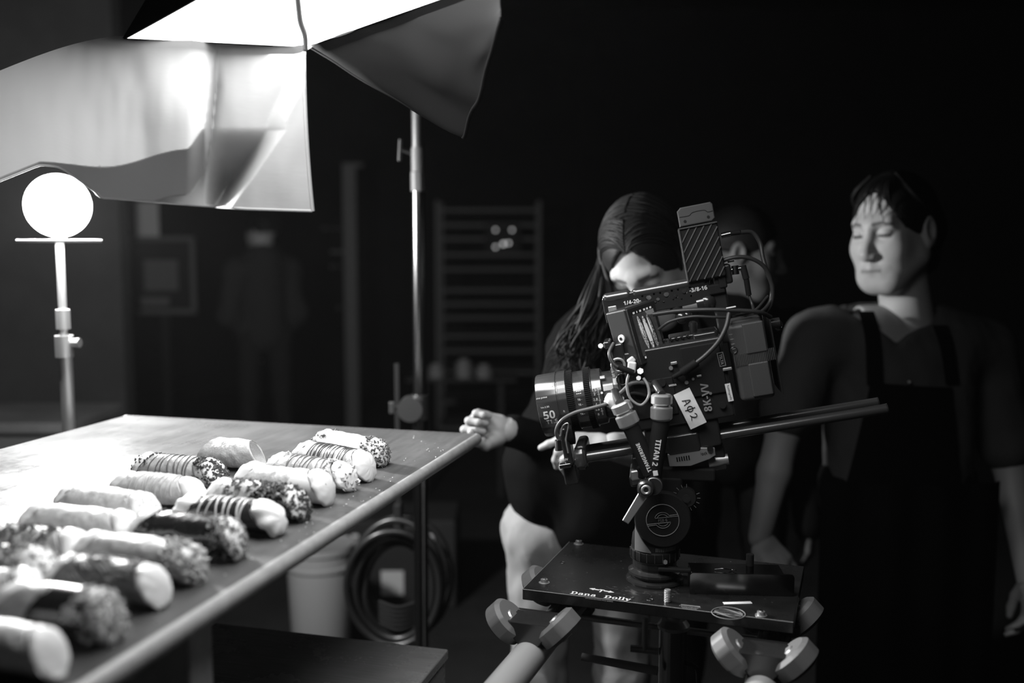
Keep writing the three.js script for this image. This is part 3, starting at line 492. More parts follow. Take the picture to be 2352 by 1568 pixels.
  // wireless transmitter standing on the rear of the handle
  { const a = L(1557, 525, 0.02), b = L(1647, 508, 0.02), w = b.x - a.x, h = 0.083, cx = a.x + w / 2, cy = a.y - h / 2;
    const tx = add('transmitter', box(w, h, 0.045, 0.003, cx, cy, -0.003), M.blackMatte, rig);
    for (const [x, y, ww, hh] of [[cx, cy + h / 2 - 0.0012, w, 0.0024], [cx - w / 2 + 0.0012, cy, 0.0024, h]]) add('rim', box(ww, hh, 0.004, 0.0008, x, y, 0.0205), M.darkGrey, tx);
    for (let k = -1; k < 10; k++) { // diagonal cooling fins, each cut to the face
      const off = -h + 0.004 + k * (h + w * 1.3) / 10.5, s = 1.35; let x0 = -w / 2, y0 = -h / 2 + off, x1 = w / 2, y1 = y0 + w * s;
      if (y0 < -h / 2) { x0 += (-h / 2 - y0) / s; y0 = -h / 2; } if (y1 > h / 2) { x1 -= (y1 - h / 2) / s; y1 = h / 2; }
      if (x1 - x0 < 0.004) continue;
      add('fin', rod(V(cx + x0 + 0.001, cy + y0 + 0.001, 0.0198), V(cx + x1 - 0.001, cy + y1 - 0.001, 0.0198), 0.0013, 0.0013, 6), M.darkGrey, tx); }
    const cap = L(1597, 492, 0.012), cw = 0.05;
    const cp = add('battery_cap', slab([[-cw / 2, -0.013], [-cw / 2, 0.009], [-cw / 2 + 0.004, 0.0125], [cw / 2 - 0.002, 0.0125], [cw / 2, 0.01], [cw / 2, -0.01], [cw / 2 - 0.004, -0.013]], 0.036, 0.0015).translate(cap.x + 0.001, cap.y, -0.003), M.darkGrey, rig);
    add('cap_step', tube([V(-cw / 2, 0.0, 0), V(-0.01, 0.0, 0), V(-0.006, 0.003, 0), V(0.014, 0.003, 0), V(0.017, 0.0, 0), V(cw / 2, 0.0, 0)].map((q) => q.add(V(cap.x + 0.001, cap.y, 0.0152))), 0.0005, 40, 5), M.blackMatte, cp);
    for (const x of [-0.017, 0.018]) add('screw', alongZ(new THREE.CylinderGeometry(0.0022, 0.0022, 0.001, 16)).translate(cap.x + x, cap.y - 0.0075, 0.0153), M.blackGloss, cp);
    // connectors sticking out behind it
    const con = (p, q, r, mt, name) => add(name, rod(p, q, r), mt, tx);
    con(L(1657, 541, -0.005), L(1678, 536, -0.005), 0.0042, M.chrome, 'plug'); con(L(1678, 536, -0.005), L(1700, 533, -0.005), 0.0036, M.blackRubber, 'plug_boot');
    con(L(1668, 622, 0.0), L(1702, 616, 0.0), 0.0036, M.chrome, 'plug'); con(L(1688, 610, 0.0), L(1690, 630, 0.0), 0.0055, M.chrome, 'plug'); con(L(1671, 600, -0.005), L(1686, 597, -0.005), 0.0025, M.chrome, 'plug');
    con(L(1706, 610, 0), L(1714, 640, 0), 0.005, M.blackMatte, 'plug_boot'); con(L(1714, 640, 0), L(1720, 678, 0), 0.0042, M.blackRubber, 'plug_boot');
    add('mount_bracket', [rigBox([1640, 590], [1672, 660], -0.02, 0.014, 0.003), rigBox([1625, 655], [1668, 672], -0.015, 0.012, 0.003)], M.blackMatte, tx);
  }
  // battery with ribbed grip, on its plate
  { add('battery_plate', rigBox([1655, 770], [1690, 955], -0.045, 0.05, 0.004), M.blackMatte, rig);
    const bt = add('battery', rigBox([1672, 748], [1783, 912], -0.05, 0.052, 0.007), M.darkGrey, rig);
    add('top_step', rigBox([1674, 738], [1752, 752], -0.045, 0.045, 0.004), M.darkGrey, bt);
    const f = add('face_panel', rigBox([1703, 744], [1764, 806], 0.05, 0.0545, 0.003), M.darkGrey, bt); f.userData.label = 'raised upper face panel';
    add('face_panel', rigBox([1718, 836], [1778, 905], 0.05, 0.0545, 0.003), M.darkGrey, bt);
    for (let i = 0; i < 24; i++) { const p = L(1688 + i * 3.9, 826 - i * 0.76, 0.052); add('grip_rib', box(0.0012, 0.018, 0.003, 0.0005, p.x, p.y - 0.002, p.z), M.darkGrey, bt); }
    for (let i = 0; i < 4; i++) { const p = L(1674 + i * 2.6 + 4, 768 + i * 11, 0.053); add('charge_mark', box(0.005, 0.0008, 0.0008, 0.0002, p.x, p.y, p.z), M.greyPrint, bt); }
    const q = L(1686, 804, 0.053); add('check_button', new THREE.TorusGeometry(0.0045, 0.0009, 8, 24).translate(q.x, q.y, q.z), M.blackGloss, bt);
    add('rear_frame', rigBox([1768, 735], [1800, 905], -0.05, 0.058, 0.006), M.blackMatte, rig);
    const k = L(1780, 742, 0.02); add('rear_knob', [alongX(new THREE.CylinderGeometry(0.008, 0.008, 0.014, 20)).translate(k.x, k.y, k.z), new THREE.TorusGeometry(0.007, 0.0015, 8, 20).rotateY(0.5).translate(k.x + 0.004, k.y - 0.004, k.z)], M.blackGloss, rig);
  }
  // viewfinder joint under the handle
  { const g = []; const J = (px, py, z) => L(px, py, z);
    add('joint_arm', [rod(J(1550, 706, 0.0), J(1600, 698, 0.0), 0.0075, 0.009), rod(J(1600, 698, 0.0), J(1628, 692, 0.0), 0.012, 0.013)], M.blackGloss, rig);
    add('joint_sleeve', rod(J(1567, 704, 0.001), J(1602, 698, 0.001), 0.0085, 0.0095), mat('grey rubber sleeve', 0.2, 0.5), rig);
    for (const [x, y, r] of [[1554, 705, 0.0105], [1566, 726, 0.0105], [1578, 722, 0.008], [1592, 744, 0.007], [1625, 691, 0.014]]) add('joint_ball', new THREE.SphereGeometry(r, 24, 16).translate(...J(x, y + 2, 0.0).toArray()), M.blackGloss, rig);
    add('joint_post', rod(J(1592, 740, 0.01), J(1594, 780, 0.01), 0.006), M.blackMetal, rig);
  }
  // monitor: screen turned to the rear of the camera
  { const m = new THREE.Group(); m.name = 'monitor'; rig.add(m); const c = L(1486, 763, 0.034); m.position.copy(c); m.rotation.order = 'ZYX'; m.rotation.set(0, 50 * DEG, 5 * DEG);
    const w = 0.068, h = 0.09, d = 0.042;
    add('monitor_case', box(w, h, d, 0.004, 0, 0, -d / 2), M.blackMetal, m);
    add('bezel', box(w - 0.004, h - 0.004, 0.003, 0.001, 0, 0, 0.0005), M.blackGloss, m);
    const cv = document.createElement('canvas'); cv.width = 256; cv.height = 320; const x = cv.getContext('2d');
    x.fillStyle = '#3c3c3c'; x.fillRect(0, 0, 256, 320); for (let i = 0; i < 900; i++) { const q = 40 + Math.floor(rnd() * 55); x.fillStyle = `rgba(${q},${q},${q},0.35)`; x.fillRect(rnd() * 256, rnd() * 320, 30 * rnd(), 14 * rnd()); }
    x.fillStyle = '#8a8a8a'; x.beginPath(); x.moveTo(150, 20); x.lineTo(256, 0); x.lineTo(256, 60); x.lineTo(170, 50); x.fill();
    [[72, 150, '#d8d8d8', 0.12], [128, 160, '#f6f6f6', 0.1], [180, 160, '#9a9a9a', 0.05]].forEach(([cx, cy, col, a], i) => { x.save(); x.translate(cx, cy); x.rotate(-0.16); x.fillStyle = '#1a1a1a'; x.beginPath(); x.ellipse(14, 10, 24, 118, 0, 0, 7); x.fill(); x.fillStyle = col; x.beginPath(); x.ellipse(0, 0, 22, 115, 0, 0, 7); x.fill();
      for (let k = 0; k < 130; k++) { const yy = (rnd() * 2 - 1) * 108, xx = (rnd() * 2 - 1) * 18; if (i !== 1 || Math.abs(yy) > 60) { const q = Math.floor(rnd() * 150); x.fillStyle = `rgb(${q},${q},${q})`; x.fillRect(xx, yy, 6, 5); } } x.fillStyle = '#ffffff'; x.beginPath(); x.ellipse(-6, -40, 7, 60, 0, 0, 7); x.fill(); x.restore(); });
    x.fillStyle = '#000'; x.fillRect(0, 0, 256, 22); x.fillRect(0, 296, 256, 24); x.fillStyle = '#fff'; [14, 58, 92, 140, 176, 216].forEach((p, i) => { x.fillRect(p, 4, i === 1 ? 10 : 22, 13); x.fillRect(p, 301, i % 2 ? 16 : 26, 14); });
    const tex = new THREE.CanvasTexture(cv); tex.colorSpace = THREE.SRGBColorSpace;
    add('screen', new THREE.PlaneGeometry(w - 0.018, h - 0.016).translate(0, 0, 0.0026), mat('lit screen', 0.02, 0.3, 0, { emissive: grey(1), emissiveMap: tex, emissiveIntensity: 0.5 }), m);
    add('side_knob', [new THREE.CylinderGeometry(0.006, 0.006, 0.003, 24).rotateZ(Math.PI / 2).translate(-w / 2 - 0.001, 0.002, -d / 2)], M.tape, m);
    add('side_knob_cap', [new THREE.CylinderGeometry(0.0024, 0.0024, 0.004, 16).rotateZ(Math.PI / 2).translate(-w / 2 - 0.0015, 0.002, -d / 2)], M.blackMatte, m);
    add('monitor_foot', [box(0.02, 0.03, 0.02, 0.003, 0, -h / 2 - 0.012, -d / 2)], M.blackMetal, m);
  }
  // support rods, clamps and the tripod plate
  const rodY = [];
  for (const z of [0.03, -0.03]) { const p = L(1330, 1052, 0.03), q = L(2034, 931, 0.03); p.z = q.z = z; q.y = p.y; const r = add('support_rod', rod(p, q, 0.0075, 0.0075, 24), M.blackSatin, rig); r.userData.label = z > 0 ? 'near support rod' : 'far support rod'; rodY.push(p.y);
    add('rod_end', rod(q, q.clone().add(V(0.002, 0, 0)), 0.0078), M.blackGloss, r); }
  const ry = rodY[0];
  add('rod_bridge', [rigBox([1478, 985], [1660, 1022], -0.045, 0.045, 0.004), box(0.05, 0.03, 0.1, 0.004, L(1570, 1020, 0.03).x, ry, 0)], M.blackMetal, rig);
  const sl = add('sliding_plate', rigBox([1450, 1052], [1672, 1078], -0.035, 0.035, 0.003), M.blackMetal, rig);
  { const a = L(1537, 1057, 0.046), b = L(1640, 1032, 0.046);
    const lv = add('plate_lever', slab([[0, -0.008], [0, 0.009], [0.045, 0.012], [0.07, 0.008], [b.x - a.x, 0.009], [b.x - a.x, -0.002], [0.06, -0.006], [0.03, -0.012]], 0.005, 0.001).translate(a.x, a.y, 0.046), M.brushed, rig);
    add('lever_print', [words('lock', 0.004, fontR).translate(a.x + 0.053, a.y + 0.003, 0.0488), ...Array.from({ length: 6 }, (_, i) => box(0.002, 0.007, 0.0006, 0.0001, a.x + 0.012 + i * 0.0036, a.y, 0.0488))], M.ink, lv);
    const p = L(1631, 1030, 0.05); add('lever_screw', alongZ(new THREE.CylinderGeometry(0.005, 0.005, 0.004, 6)).translate(p.x, p.y, 0.05), M.chrome, lv); }
  add('plate_tongue', rigBox([1446, 1082], [1492, 1100], -0.02, 0.04, 0.004), M.brushed, sl);
  add('plate_block', rigBox([1444, 1096], [1500, 1112], -0.03, 0.036, 0.004), M.blackGloss, sl);
  { const p = L(1475, 1099, 0.037); add('lettering', words('0-', 0.004).translate(p.x, p.y, 0.0365), M.white, sl); const q = L(1650, 1058, 0.03); add('plate_tail', alongX(new THREE.CylinderGeometry(0.008, 0.011, 0.03, 20)).translate(q.x, q.y, 0.028), M.brushed, sl); }

  // focus motor hanging on the rods by the lens
  { const mt = add('focus_motor', [rigBox([1282, 985], [1318, 1070], 0.0, 0.046, 0.005), rigBox([1290, 1070], [1330, 1112], 0.0, 0.036, 0.004), rigBox([1318, 1025], [1352, 1068], -0.045, 0.04, 0.006)], M.blackMetal, rig);
    const gc = L(1308, 995, 0.03), g = []; for (let i = 0; i < 34; i++) g.push(box(0.013, 0.002, 0.003, 0.0004, 0, 0.0165, 0).rotateX(i / 34 * 6.283)); g.push(alongX(new THREE.CylinderGeometry(0.016, 0.016, 0.013, 32)));
    add('drive_gear', merge(g).translate(gc.x, gc.y, 0.03), M.blackRubber, mt);
    add('gear_guard', tube([L(1288, 1000, 0.05), L(1293, 978, 0.05), L(1305, 972, 0.05), L(1300, 1010, 0.05), L(1305, 1040, 0.05)], 0.0015, 30, 6), M.brushed, mt);
    add('plug', rod(L(1282, 1010, 0.05), L(1284, 1034, 0.05), 0.0055, 0.006), M.chrome, mt);
    add('plug_cap', rigBox([1284, 1068], [1312, 1073], 0.035, 0.05, 0.001), M.chrome, mt);
    const p = L(1293, 1056, 0.0465); add('lettering', words('7.2-34V', 0.0035, fontR).translate(p.x, p.y, 0.0466), M.white, mt);
    const k = L(1322, 1058, 0.045); add('clamp_knob', alongX(latheC([[0, 0], [0.017, 0], [0.0185, 0.003], [0.0185, 0.012], [0.015, 0.016], [0, 0.016]], 40)).translate(k.x, k.y, 0.03), M.blackSatin, mt); }

  // crumpled tape wrap and white clip on the cables
  const wad = (px, py, z, r, name, sx = 1.15) => { const g = mergeVertices(new THREE.IcosahedronGeometry(r, 4).deleteAttribute('normal').deleteAttribute('uv')), p = g.attributes.position; for (let i = 0; i < p.count; i++) { const q = V().fromBufferAttribute(p, i), k = 1 + 0.22 * nz(q.x * 160, q.y * 160, q.z * 160) + 0.1 * nz(q.x * 420, q.y * 420, q.z * 420); p.setXYZ(i, q.x * k * sx, q.y * k, q.z * k); } g.computeVertexNormals(); const c = L(px, py, z); return add(name, g.rotateZ(-0.4).translate(c.x, c.y, c.z), M.tape, rig); };
  wad(1411, 921, 0.056, 0.0135, 'tape_wrap');
  { const c = L(1451, 843, 0.06); add('cable_clip', [box(0.013, 0.017, 0.008, 0.003).rotateZ(-0.3).translate(c.x, c.y, c.z)], M.tape, rig); const d = L(1450, 828, 0.058); add('cable_clip', [box(0.012, 0.01, 0.008, 0.003).rotateZ(0.5).translate(d.x, d.y, d.z)], M.tape, rig); }
  // cables
  const cable = (pts, r, mt = M.cable) => add('cable', tube(pts.map(([x, y, z]) => L(x, y, z)), r, 70, 10), mt, rig);
  cable([[1284, 1010, 0.05], [1278, 990, 0.056], [1290, 966, 0.062], [1320, 948, 0.064], [1360, 937, 0.062], [1400, 924, 0.062], [1428, 900, 0.062], [1452, 880, 0.06], [1485, 880, 0.056], [1500, 890, 0.05]], 0.0032, mat('grey cable jacket', 0.1, 0.4));
  cable([[1448, 850, 0.064], [1440, 880, 0.068], [1448, 915, 0.07], [1472, 930, 0.07], [1490, 910, 0.068], [1488, 885, 0.064], [1478, 868, 0.06]], 0.0022, mat('light grey cable jacket', 0.25, 0.4));
  cable([[1410, 788, 0.05], [1400, 812, 0.06], [1412, 838, 0.066], [1440, 852, 0.066], [1455, 862, 0.062]], 0.0032);
  cable([[1420, 842, 0.066], [1440, 850, 0.067], [1455, 856, 0.066]], 0.0046, M.blackRubber);
  cable([[1500, 722, 0.04], [1560, 714, 0.05], [1640, 711, 0.056], [1700, 713, 0.056], [1745, 717, 0.05], [1770, 728, 0.03]], 0.0032);
  cable([[1512, 757, 0.04], [1540, 738, 0.05], [1590, 727, 0.055], [1640, 728, 0.055], [1680, 727, 0.05], [1720, 718, 0.045]], 0.0022);
  cable([[1675, 718, 0.056], [1668, 750, 0.062], [1650, 785, 0.066], [1622, 815, 0.066], [1598, 834, 0.066]], 0.0036);
  add('cable_plug', [rod(L(1601, 832, 0.066), L(1567, 855, 0.062), 0.0062, 0.0066), rod(L(1567, 855, 0.062), L(1546, 866, 0.06), 0.0045, 0.0032)], M.blackRubber, rig);
  cable([[1628, 634, 0.005], [1648, 606, 0.01], [1682, 592, 0.012], [1720, 592, 0.01], [1755, 612, 0.005], [1772, 650, 0], [1770, 690, 0], [1745, 718, 0.01], [1700, 722, 0.02]], 0.0032);
  cable([[1700, 533, -0.005], [1728, 534, -0.01], [1745, 556, -0.01], [1752, 590, -0.005], [1762, 625, 0.0], [1774, 660, 0], [1770, 700, 0], [1752, 725, 0]], 0.0034);
  cable([[1720, 676, 0], [1728, 700, 0.005], [1732, 716, 0.02]], 0.0022);
  cable([[1690, 725, 0.03], [1730, 715, 0.035], [1764, 680, 0.01]], 0.0022);
  cable([[1428, 930, 0.05], [1450, 905, 0.055], [1470, 905, 0.058], [1490, 912, 0.055]], 0.003, M.blackRubber);
  add('cable_tie', rod(L(1668, 708, 0.06), L(1690, 704, 0.06), 0.0012, 0.0012, 6), M.white, rig);
  for (const [x, y, r] of [[1471, 853, 0.005], [1467, 869, 0.0038], [1380, 795, 0.004]]) { const p = L(x, y, 0.058); add('bright_screw', new THREE.CylinderGeometry(r, r, 0.006, 6).rotateX(1.2).translate(p.x, p.y, p.z), M.chrome, rig); }
}
// articulating arms that hold the monitor
{
  const t = thing('articulating_arm', 'black two-section articulating arm with knurled steel collars beside camera body', 'support arm', rigO); t.quaternion.copy(rigQ);
  const z = 0.085, knurl = (g) => g;
  const a0 = L(1520, 905, z), a1 = L(1519, 965, z), a2 = L(1500, 1092, z), b0 = L(1424, 925, z), b1 = L(1448, 978, z), b2 = L(1496, 1085, z);
  const fwd = (p, q, k) => p.clone().lerp(q, k);
  const collar = (p, q, r) => { const g = []; const n = q.clone().sub(p).normalize(), l = p.distanceTo(q); const prof = latheC([[0, 0], [r * 0.8, 0], [r * 0.98, l * 0.06], [r * 0.98, l * 0.34], [r * 0.8, l * 0.4], [r * 0.8, l * 0.46], [r, l * 0.5], [r, l * 0.92], [r * 0.8, l], [0, l]], 48); g.push(prof);
    for (let i = 0; i < 60; i++) g.push(box(0.0006, l * 0.38, 0.0008, 0.0001, 0, l * 0.71, r).rotateY(i / 60 * 6.283));
    return merge(g).applyQuaternion(new THREE.Quaternion().setFromUnitVectors(up, n)).translate(p.x, p.y, p.z); };
  add('locking_collar', collar(a0, a1, 0.0158), M.brushed, t); add('locking_collar', collar(b0, b1, 0.0158), M.brushed, t);
  add('upper_stem', rod(L(1503, 880, 0.058), a0, 0.006), M.blackMetal, t);
  add('upper_stem', rod(L(1412, 900, 0.05), b0, 0.007), M.blackMetal, t);
  const armA = add('arm_tube', rod(a1, a2, 0.0125, 0.0125, 32), M.blackMatte, t), armB = add('arm_tube', rod(b1, b2, 0.0125, 0.0125, 32), M.blackMatte, t);
  const print = (text, p, q, k, size, flip, parent, r = 0.0128) => { const dir = q.clone().sub(p).normalize(); const g = words(text, size); g.rotateZ(Math.atan2(dir.y, dir.x)); const c = fwd(p, q, k); return add('lettering', g.translate(c.x, c.y, c.z + r), M.white, parent); };
  print('TITAN 2', a1, a2, 0.55, 0.0078, 0, armA); 
  { const p = fwd(a1, a2, 0.9); add('printed_square', box(0.007, 0.0075, 0.0006, 0.001).translate(p.x + 0.002, p.y - 0.002, p.z + 0.0128), M.white, armA); }
  print('TTANGERINE', b2, b1, 0.36, 0.0054, 0, armB);
  const j = L(1501, 1111, z), k = L(1484, 1121, z + 0.02);
  const jt = add('pivot_joint', [alongZ(latheC([[0, -0.02], [0.013, -0.02], [0.014, -0.016], [0.014, 0.012], [0.012, 0.016], [0, 0.016]], 40)).translate(j.x, j.y, j.z), alongZ(latheC([[0, -0.01], [0.012, -0.01], [0.013, -0.006], [0.013, 0.006], [0.01, 0.01], [0, 0.01]], 32)).translate(k.x, k.y, k.z)], M.blackGloss, t);
  add('pivot_cap', [alongZ(new THREE.TorusGeometry(0.0055, 0.002, 8, 24).rotateX(Math.PI / 2)).translate(k.x, k.y, k.z + 0.01), new THREE.TorusGeometry(0.011, 0.002, 10, 32).translate(j.x, j.y, j.z + 0.014)], M.brushed, jt);
  const l0 = L(1482, 1128, z + 0.02), l1 = L(1437, 1196, z + 0.02), dx = l1.clone().sub(l0), len = dx.length();
  add('locking_lever', slab([[0, -0.006], [0, 0.006], [len, 0.0042], [len, -0.0035]], 0.007, 0.0012).rotateZ(Math.atan2(dx.y, dx.x)).translate(l0.x, l0.y, l0.z), M.brushed, t);
}

// ---------- fluid head ----------
const BOARD = EYE - 0.53, headAt = onLevel(1503, 1332, BOARD);
{
  const t = thing('fluid_head', 'black fluid tripod head with round emblem bolted to dolly board', 'tripod head', headAt); t.rotation.y = rigYaw;
  const s = 0.00068;
  add('base_flange', latheC([[0, 0], [0.044, 0], [0.045, 0.003], [0.044, 0.006], [0.036, 0.009], [0.036, 0.012], [0.041, 0.014], [0.041, 0.018], [0.034, 0.022], [0, 0.022]], 64), M.blackGloss, t);
  add('bowl_clamp', latheC([[0, 0.022], [0.032, 0.022], [0.034, 0.026], [0.034, 0.034], [0.036, 0.036], [0.036, 0.05], [0.033, 0.056], [0, 0.056]], 64), M.blackMetal, t);
  const ring = add('scalloped_ring', latheC([[0.03, 0.038], [0.037, 0.038], [0.038, 0.04], [0.038, 0.052], [0.036, 0.054], [0.03, 0.054]], 64), M.blackMatte, t);
  for (let i = 0; i < 20; i++) { const a = i / 20 * 6.283; add('scallop', box(0.0016, 0.014, 0.003, 0.0006, 0, 0.046, 0.0378).rotateY(a), M.blackGloss, ring); }
  // scale band with ticks
  { const g = []; for (let i = 0; i < 14; i++) g.push(box(0.0008, 0.006, 0.0006, 0.0001, 0, 0.0595, 0.0362).rotateZ(0).rotateY(0.05 + i * 0.075)); add('scale_ticks', merge(g), M.greyPrint, t); }
  add('pan_body', [latheC([[0, 0.054], [0.036, 0.054], [0.0365, 0.06], [0.035, 0.075], [0.03, 0.085], [0, 0.085]], 64), box(0.06, 0.06, 0.05, 0.012, 0.012, 0.1, -0.005)], M.blackMatte, t);
  // grey curved cheek in front
  const ch = sheet((u, v) => { const a = -0.75 + 0.62 * u - 0.5 * (1 - u) * 0, r = 0.0385, y = lerp(0.055, 0.098 - 0.042 * u ** 0.8, v); return V(r * Math.sin(a * 1.25), y, r * Math.cos(a * 1.25)); }, 20, 10, 0.002);
  add('grey_cheek', ch, mat('grey cast metal', 0.12, 0.45), t);
  const c = V(0.011, 0.108, 0.04);
  const drum = add('tilt_drum', alongZ(latheC([[0, -0.085], [0.04, -0.085], [0.043, -0.08], [0.043, -0.003], [0.041, 0], [0, 0]], 64)).translate(c.x, c.y, c.z), M.blackMatte, t);
  { // emblem: ring and two hooked bars with small lettering
    const g = [new THREE.TorusGeometry(0.0245, 0.0006, 6, 64)], arc = (r, a0, a1) => tube(Array.from({ length: 13 }, (_, i) => { const a = lerp(a0, a1, i / 12); return V(r * Math.cos(a), r * Math.sin(a), 0); }), 0.0005, 24, 5), ln = (x0, y0, x1, y1) => rod(V(x0, y0, 0), V(x1, y1, 0), 0.0005, 0.0005, 5);
    g.push(arc(0.0122, 0.55, 2.75), ln(0.0105, 0.0063, 0.0233, 0.0068), ln(-0.0113, 0.004, 0.024, 0.0042), arc(0.009, 0.5, 2.6));
    g.push(arc(0.0122, 0.55 + Math.PI, 2.75 + Math.PI), ln(-0.0105, -0.0063, -0.0233, -0.0068), ln(0.0113, -0.004, -0.024, -0.0042), arc(0.009, 0.5 + Math.PI, 2.6 + Math.PI));
    g.push(words('FSB 6', 0.0042, fontR)); add('emblem', merge(g).rotateZ(8 * DEG).translate(c.x, c.y, c.z + 0.0006), M.greyPrint, drum); }
  const d = V(0.046, 0.142, 0.034); const dial = add('counterbalance_dial', alongZ(latheC([[0, -0.02], [0.014, -0.02], [0.014, 0], [0.006, 0.001], [0.006, 0.005], [0, 0.005]], 32)).translate(d.x, d.y, d.z), M.blackMetal, t);
  { const g = []; for (let i = 0; i < 16; i++) { if (i % 8 > 5) continue; g.push(box(0.0006, 0.005, 0.0005, 0.0001, 0, 0.0185, 0).rotateZ(i / 16 * 6.283)); } add('dial_ticks', merge(g).translate(d.x, d.y, d.z - 0.002), M.greyPrint, dial); }
  add('tilt_fork', [box(0.05, 0.06, 0.07, 0.006, 0.016, 0.142, -0.008), box(0.12, 0.022, 0.075, 0.005, 0.03, 0.176, -0.012).rotateZ(0.0)], M.blackMatte, t);
  const scr = add('bolt_head', alongZ(new THREE.CylinderGeometry(0.0035, 0.0035, 0.003, 6)).translate(0.016, 0.042, 0.037), M.brushed, t);
  add('quick_lever', box(0.05, 0.006, 0.012, 0.002, 0.03, 0.03, 0.034), M.blackMatte, t);
}
// ---------- dolly board on skate wheels, riding two pipes ----------
const dyaw = 19.5 * DEG, dT = V(Math.sin(dyaw), 0, -Math.cos(dyaw)), dW = V(Math.cos(dyaw), 0, Math.sin(dyaw)); // travel (away), width (right)
const boardFL = onLevel(1200, 1352, BOARD);
{
  const W = 0.4, T = 0.255;
  const t = thing('camera_dolly', 'black camera dolly board with pale skate wheels carrying the fluid head', 'dolly', V(boardFL.x, BOARD, boardFL.z)); t.rotation.y = -dyaw; // local x = width, z = towards the camera
  const paint = mat('black painted steel board', 0.018, 0.42, 0, { map: worn, roughnessMap: worn });
  const bd = add('board', metreUv(box(W, 0.017, T, 0.0012, W / 2, -0.0085, -T / 2), 0.3), paint, t);
  add('worn_edge', [box(W, 0.0012, 0.0012, 0.0004, W / 2, -0.0006, -0.0004), box(0.0012, 0.0012, T, 0.0004, 0.0004, -0.0006, -T / 2)], mat('bare worn steel edge', 0.25, 0.5, 0.5), bd);
  const on = (px, py) => { const p = onLevel(px, py, BOARD); return t.worldToLocal(p); }; t.updateMatrixWorld();
  for (const [x, y] of [[1250, 1338], [1329, 1249], [1748, 1413]]) { const p = on(x, y); const b = add('bolt', [new THREE.CylinderGeometry(0.0085, 0.0085, 0.001, 24).translate(0, 0.0005, 0), new THREE.CylinderGeometry(0.0058, 0.0062, 0.005, 6).translate(0, 0.0035, 0)], M.brushed, t); b.position.copy(p); b.rotation.y = x; add('bolt_core', new THREE.CylinderGeometry(0.003, 0.0024, 0.002, 12).translate(0, 0.0065, 0), M.chrome, b); }
  for (const [x, y, r] of [[1292, 1292, 0.004], [1493, 1377, 0.0045], [1453, 1372, 0.0025]]) { const p = on(x, y); add('bolt_hole', new THREE.TorusGeometry(r, 0.0007, 6, 20).rotateX(Math.PI / 2).translate(p.x, 0.0002, p.z), M.blackGloss, bd); }
  { const p = on(1533, 1382), g = [new THREE.CylinderGeometry(0.0045, 0.0045, 0.019, 20).translate(0, 0.0095, 0)]; for (let i = 0; i < 7; i++) g.push(new THREE.TorusGeometry(0.0046, 0.0006, 5, 20).rotateX(Math.PI / 2).translate(0, 0.002 + i * 0.0026, 0)); const b = add('threaded_stud', merge(g), M.brushed, t); b.position.copy(p); }
  // printed marks: maker's script with double arrow, small notice, round sticker, scraped paint
  const flat = (g, p, turn = 0, lift = 0.0003) => g.rotateX(-Math.PI / 2).rotateY(turn).translate(p.x, lift, p.z);
  { const p = on(1368, 1372), q = on(1404, 1378); add('lettering', flat(words('Dana   Dolly', 0.011, fontS), on(1379, 1370), 0), M.white, bd);
    const a = []; for (const s of [-1, 1]) a.push(slab([[s * 0.004, -0.0015], [s * 0.012, -0.0015], [s * 0.012, -0.004], [s * 0.02, 0], [s * 0.012, 0.004], [s * 0.012, 0.0015], [s * 0.004, 0.0015]], 0.0006, 0.0001)); a.push(box(0.008, 0.0026, 0.0005, 0.0001, 0, 0.0022, 0), box(0.0026, 0.009, 0.0005, 0.0001, 0, -0.0035, 0));
    add('arrow_mark', flat(merge(a), on(1382, 1356), -0.12), M.white, bd); add('lettering', flat(words('universal portable dolly system', 0.0022, fontR), on(1376, 1378), -0.02), M.greyPrint, bd); }
  { const g = [box(0.028, 0.0035, 0.0004, 0.0001)]; g.push(words('CAUTION KEEP HANDS', 0.0022, fontR).translate(0, -0.0045, 0), words('CLEAR OF WHEELS', 0.0022, fontR).translate(0, -0.0085, 0), words('WHEN MOVING', 0.0022, fontR).translate(0, -0.0122, 0)); add('notice_print', flat(merge(g), on(1586, 1391), 0.02), M.greyPrint, bd); }
  { const g = [new THREE.TorusGeometry(0.0235, 0.0006, 5, 48)]; for (let i = 0; i < 7; i++) g.push(tube(Array.from({ length: 9 }, (_, k) => V(-0.02 + k * 0.005 * 1.0, -0.012 + i * 0.004 + 0.003 * Math.sin(k * 0.8 + i), 0)).filter((v) => v.length() < 0.022).concat(V(0.018, -0.008 + i * 0.002, 0)), 0.0004, 16, 4)); add('round_sticker', flat(merge(g), on(1673, 1408)), M.greyPrint, bd); }
  { const g = []; for (let i = 0; i < 90; i++) { const p = on(rr(1390, 1560), 0.12 * 0 + rr(1346, 1366)); g.push(flat(box(rr(0.001, 0.006), rr(0.0002, 0.0007), 0.0002, 0.0001), p, rr(-0.3, 0.3), 0.0001)); } add('scrapes', merge(g), mat('scraped bare paint', 0.08, 0.6), bd).userData.kind = 'stuff'; }
  { const g = []; for (let i = 0; i < 60; i++) { const p = V(rr(0.01, W - 0.01), 0, rr(-T + 0.01, -0.01)); g.push(flat(box(rr(0.0006, 0.003), rr(0.0003, 0.0009), 0.0002, 0.0001), p, rnd() * 3, 0.0001)); } add('chips', merge(g), mat('chipped paint', 0.12, 0.6), bd).userData.kind = 'stuff'; }
  const tp = on(1694, 1385); add('tape_strip', flat(box(0.042, 0.009, 0.0006, 0.0002), tp, 0.42, 0.0006), M.tape, t);
  // wheel trucks
  const tubeR = 0.024, wr = 0.034, ww = 0.03, k = (tubeR + wr) * Math.SQRT1_2, wy = -0.038, pale = mat('pale polyurethane wheel', 0.14, 0.5);
  const lanes = [0.03, W - 0.036], ends = [0.04, -0.125];
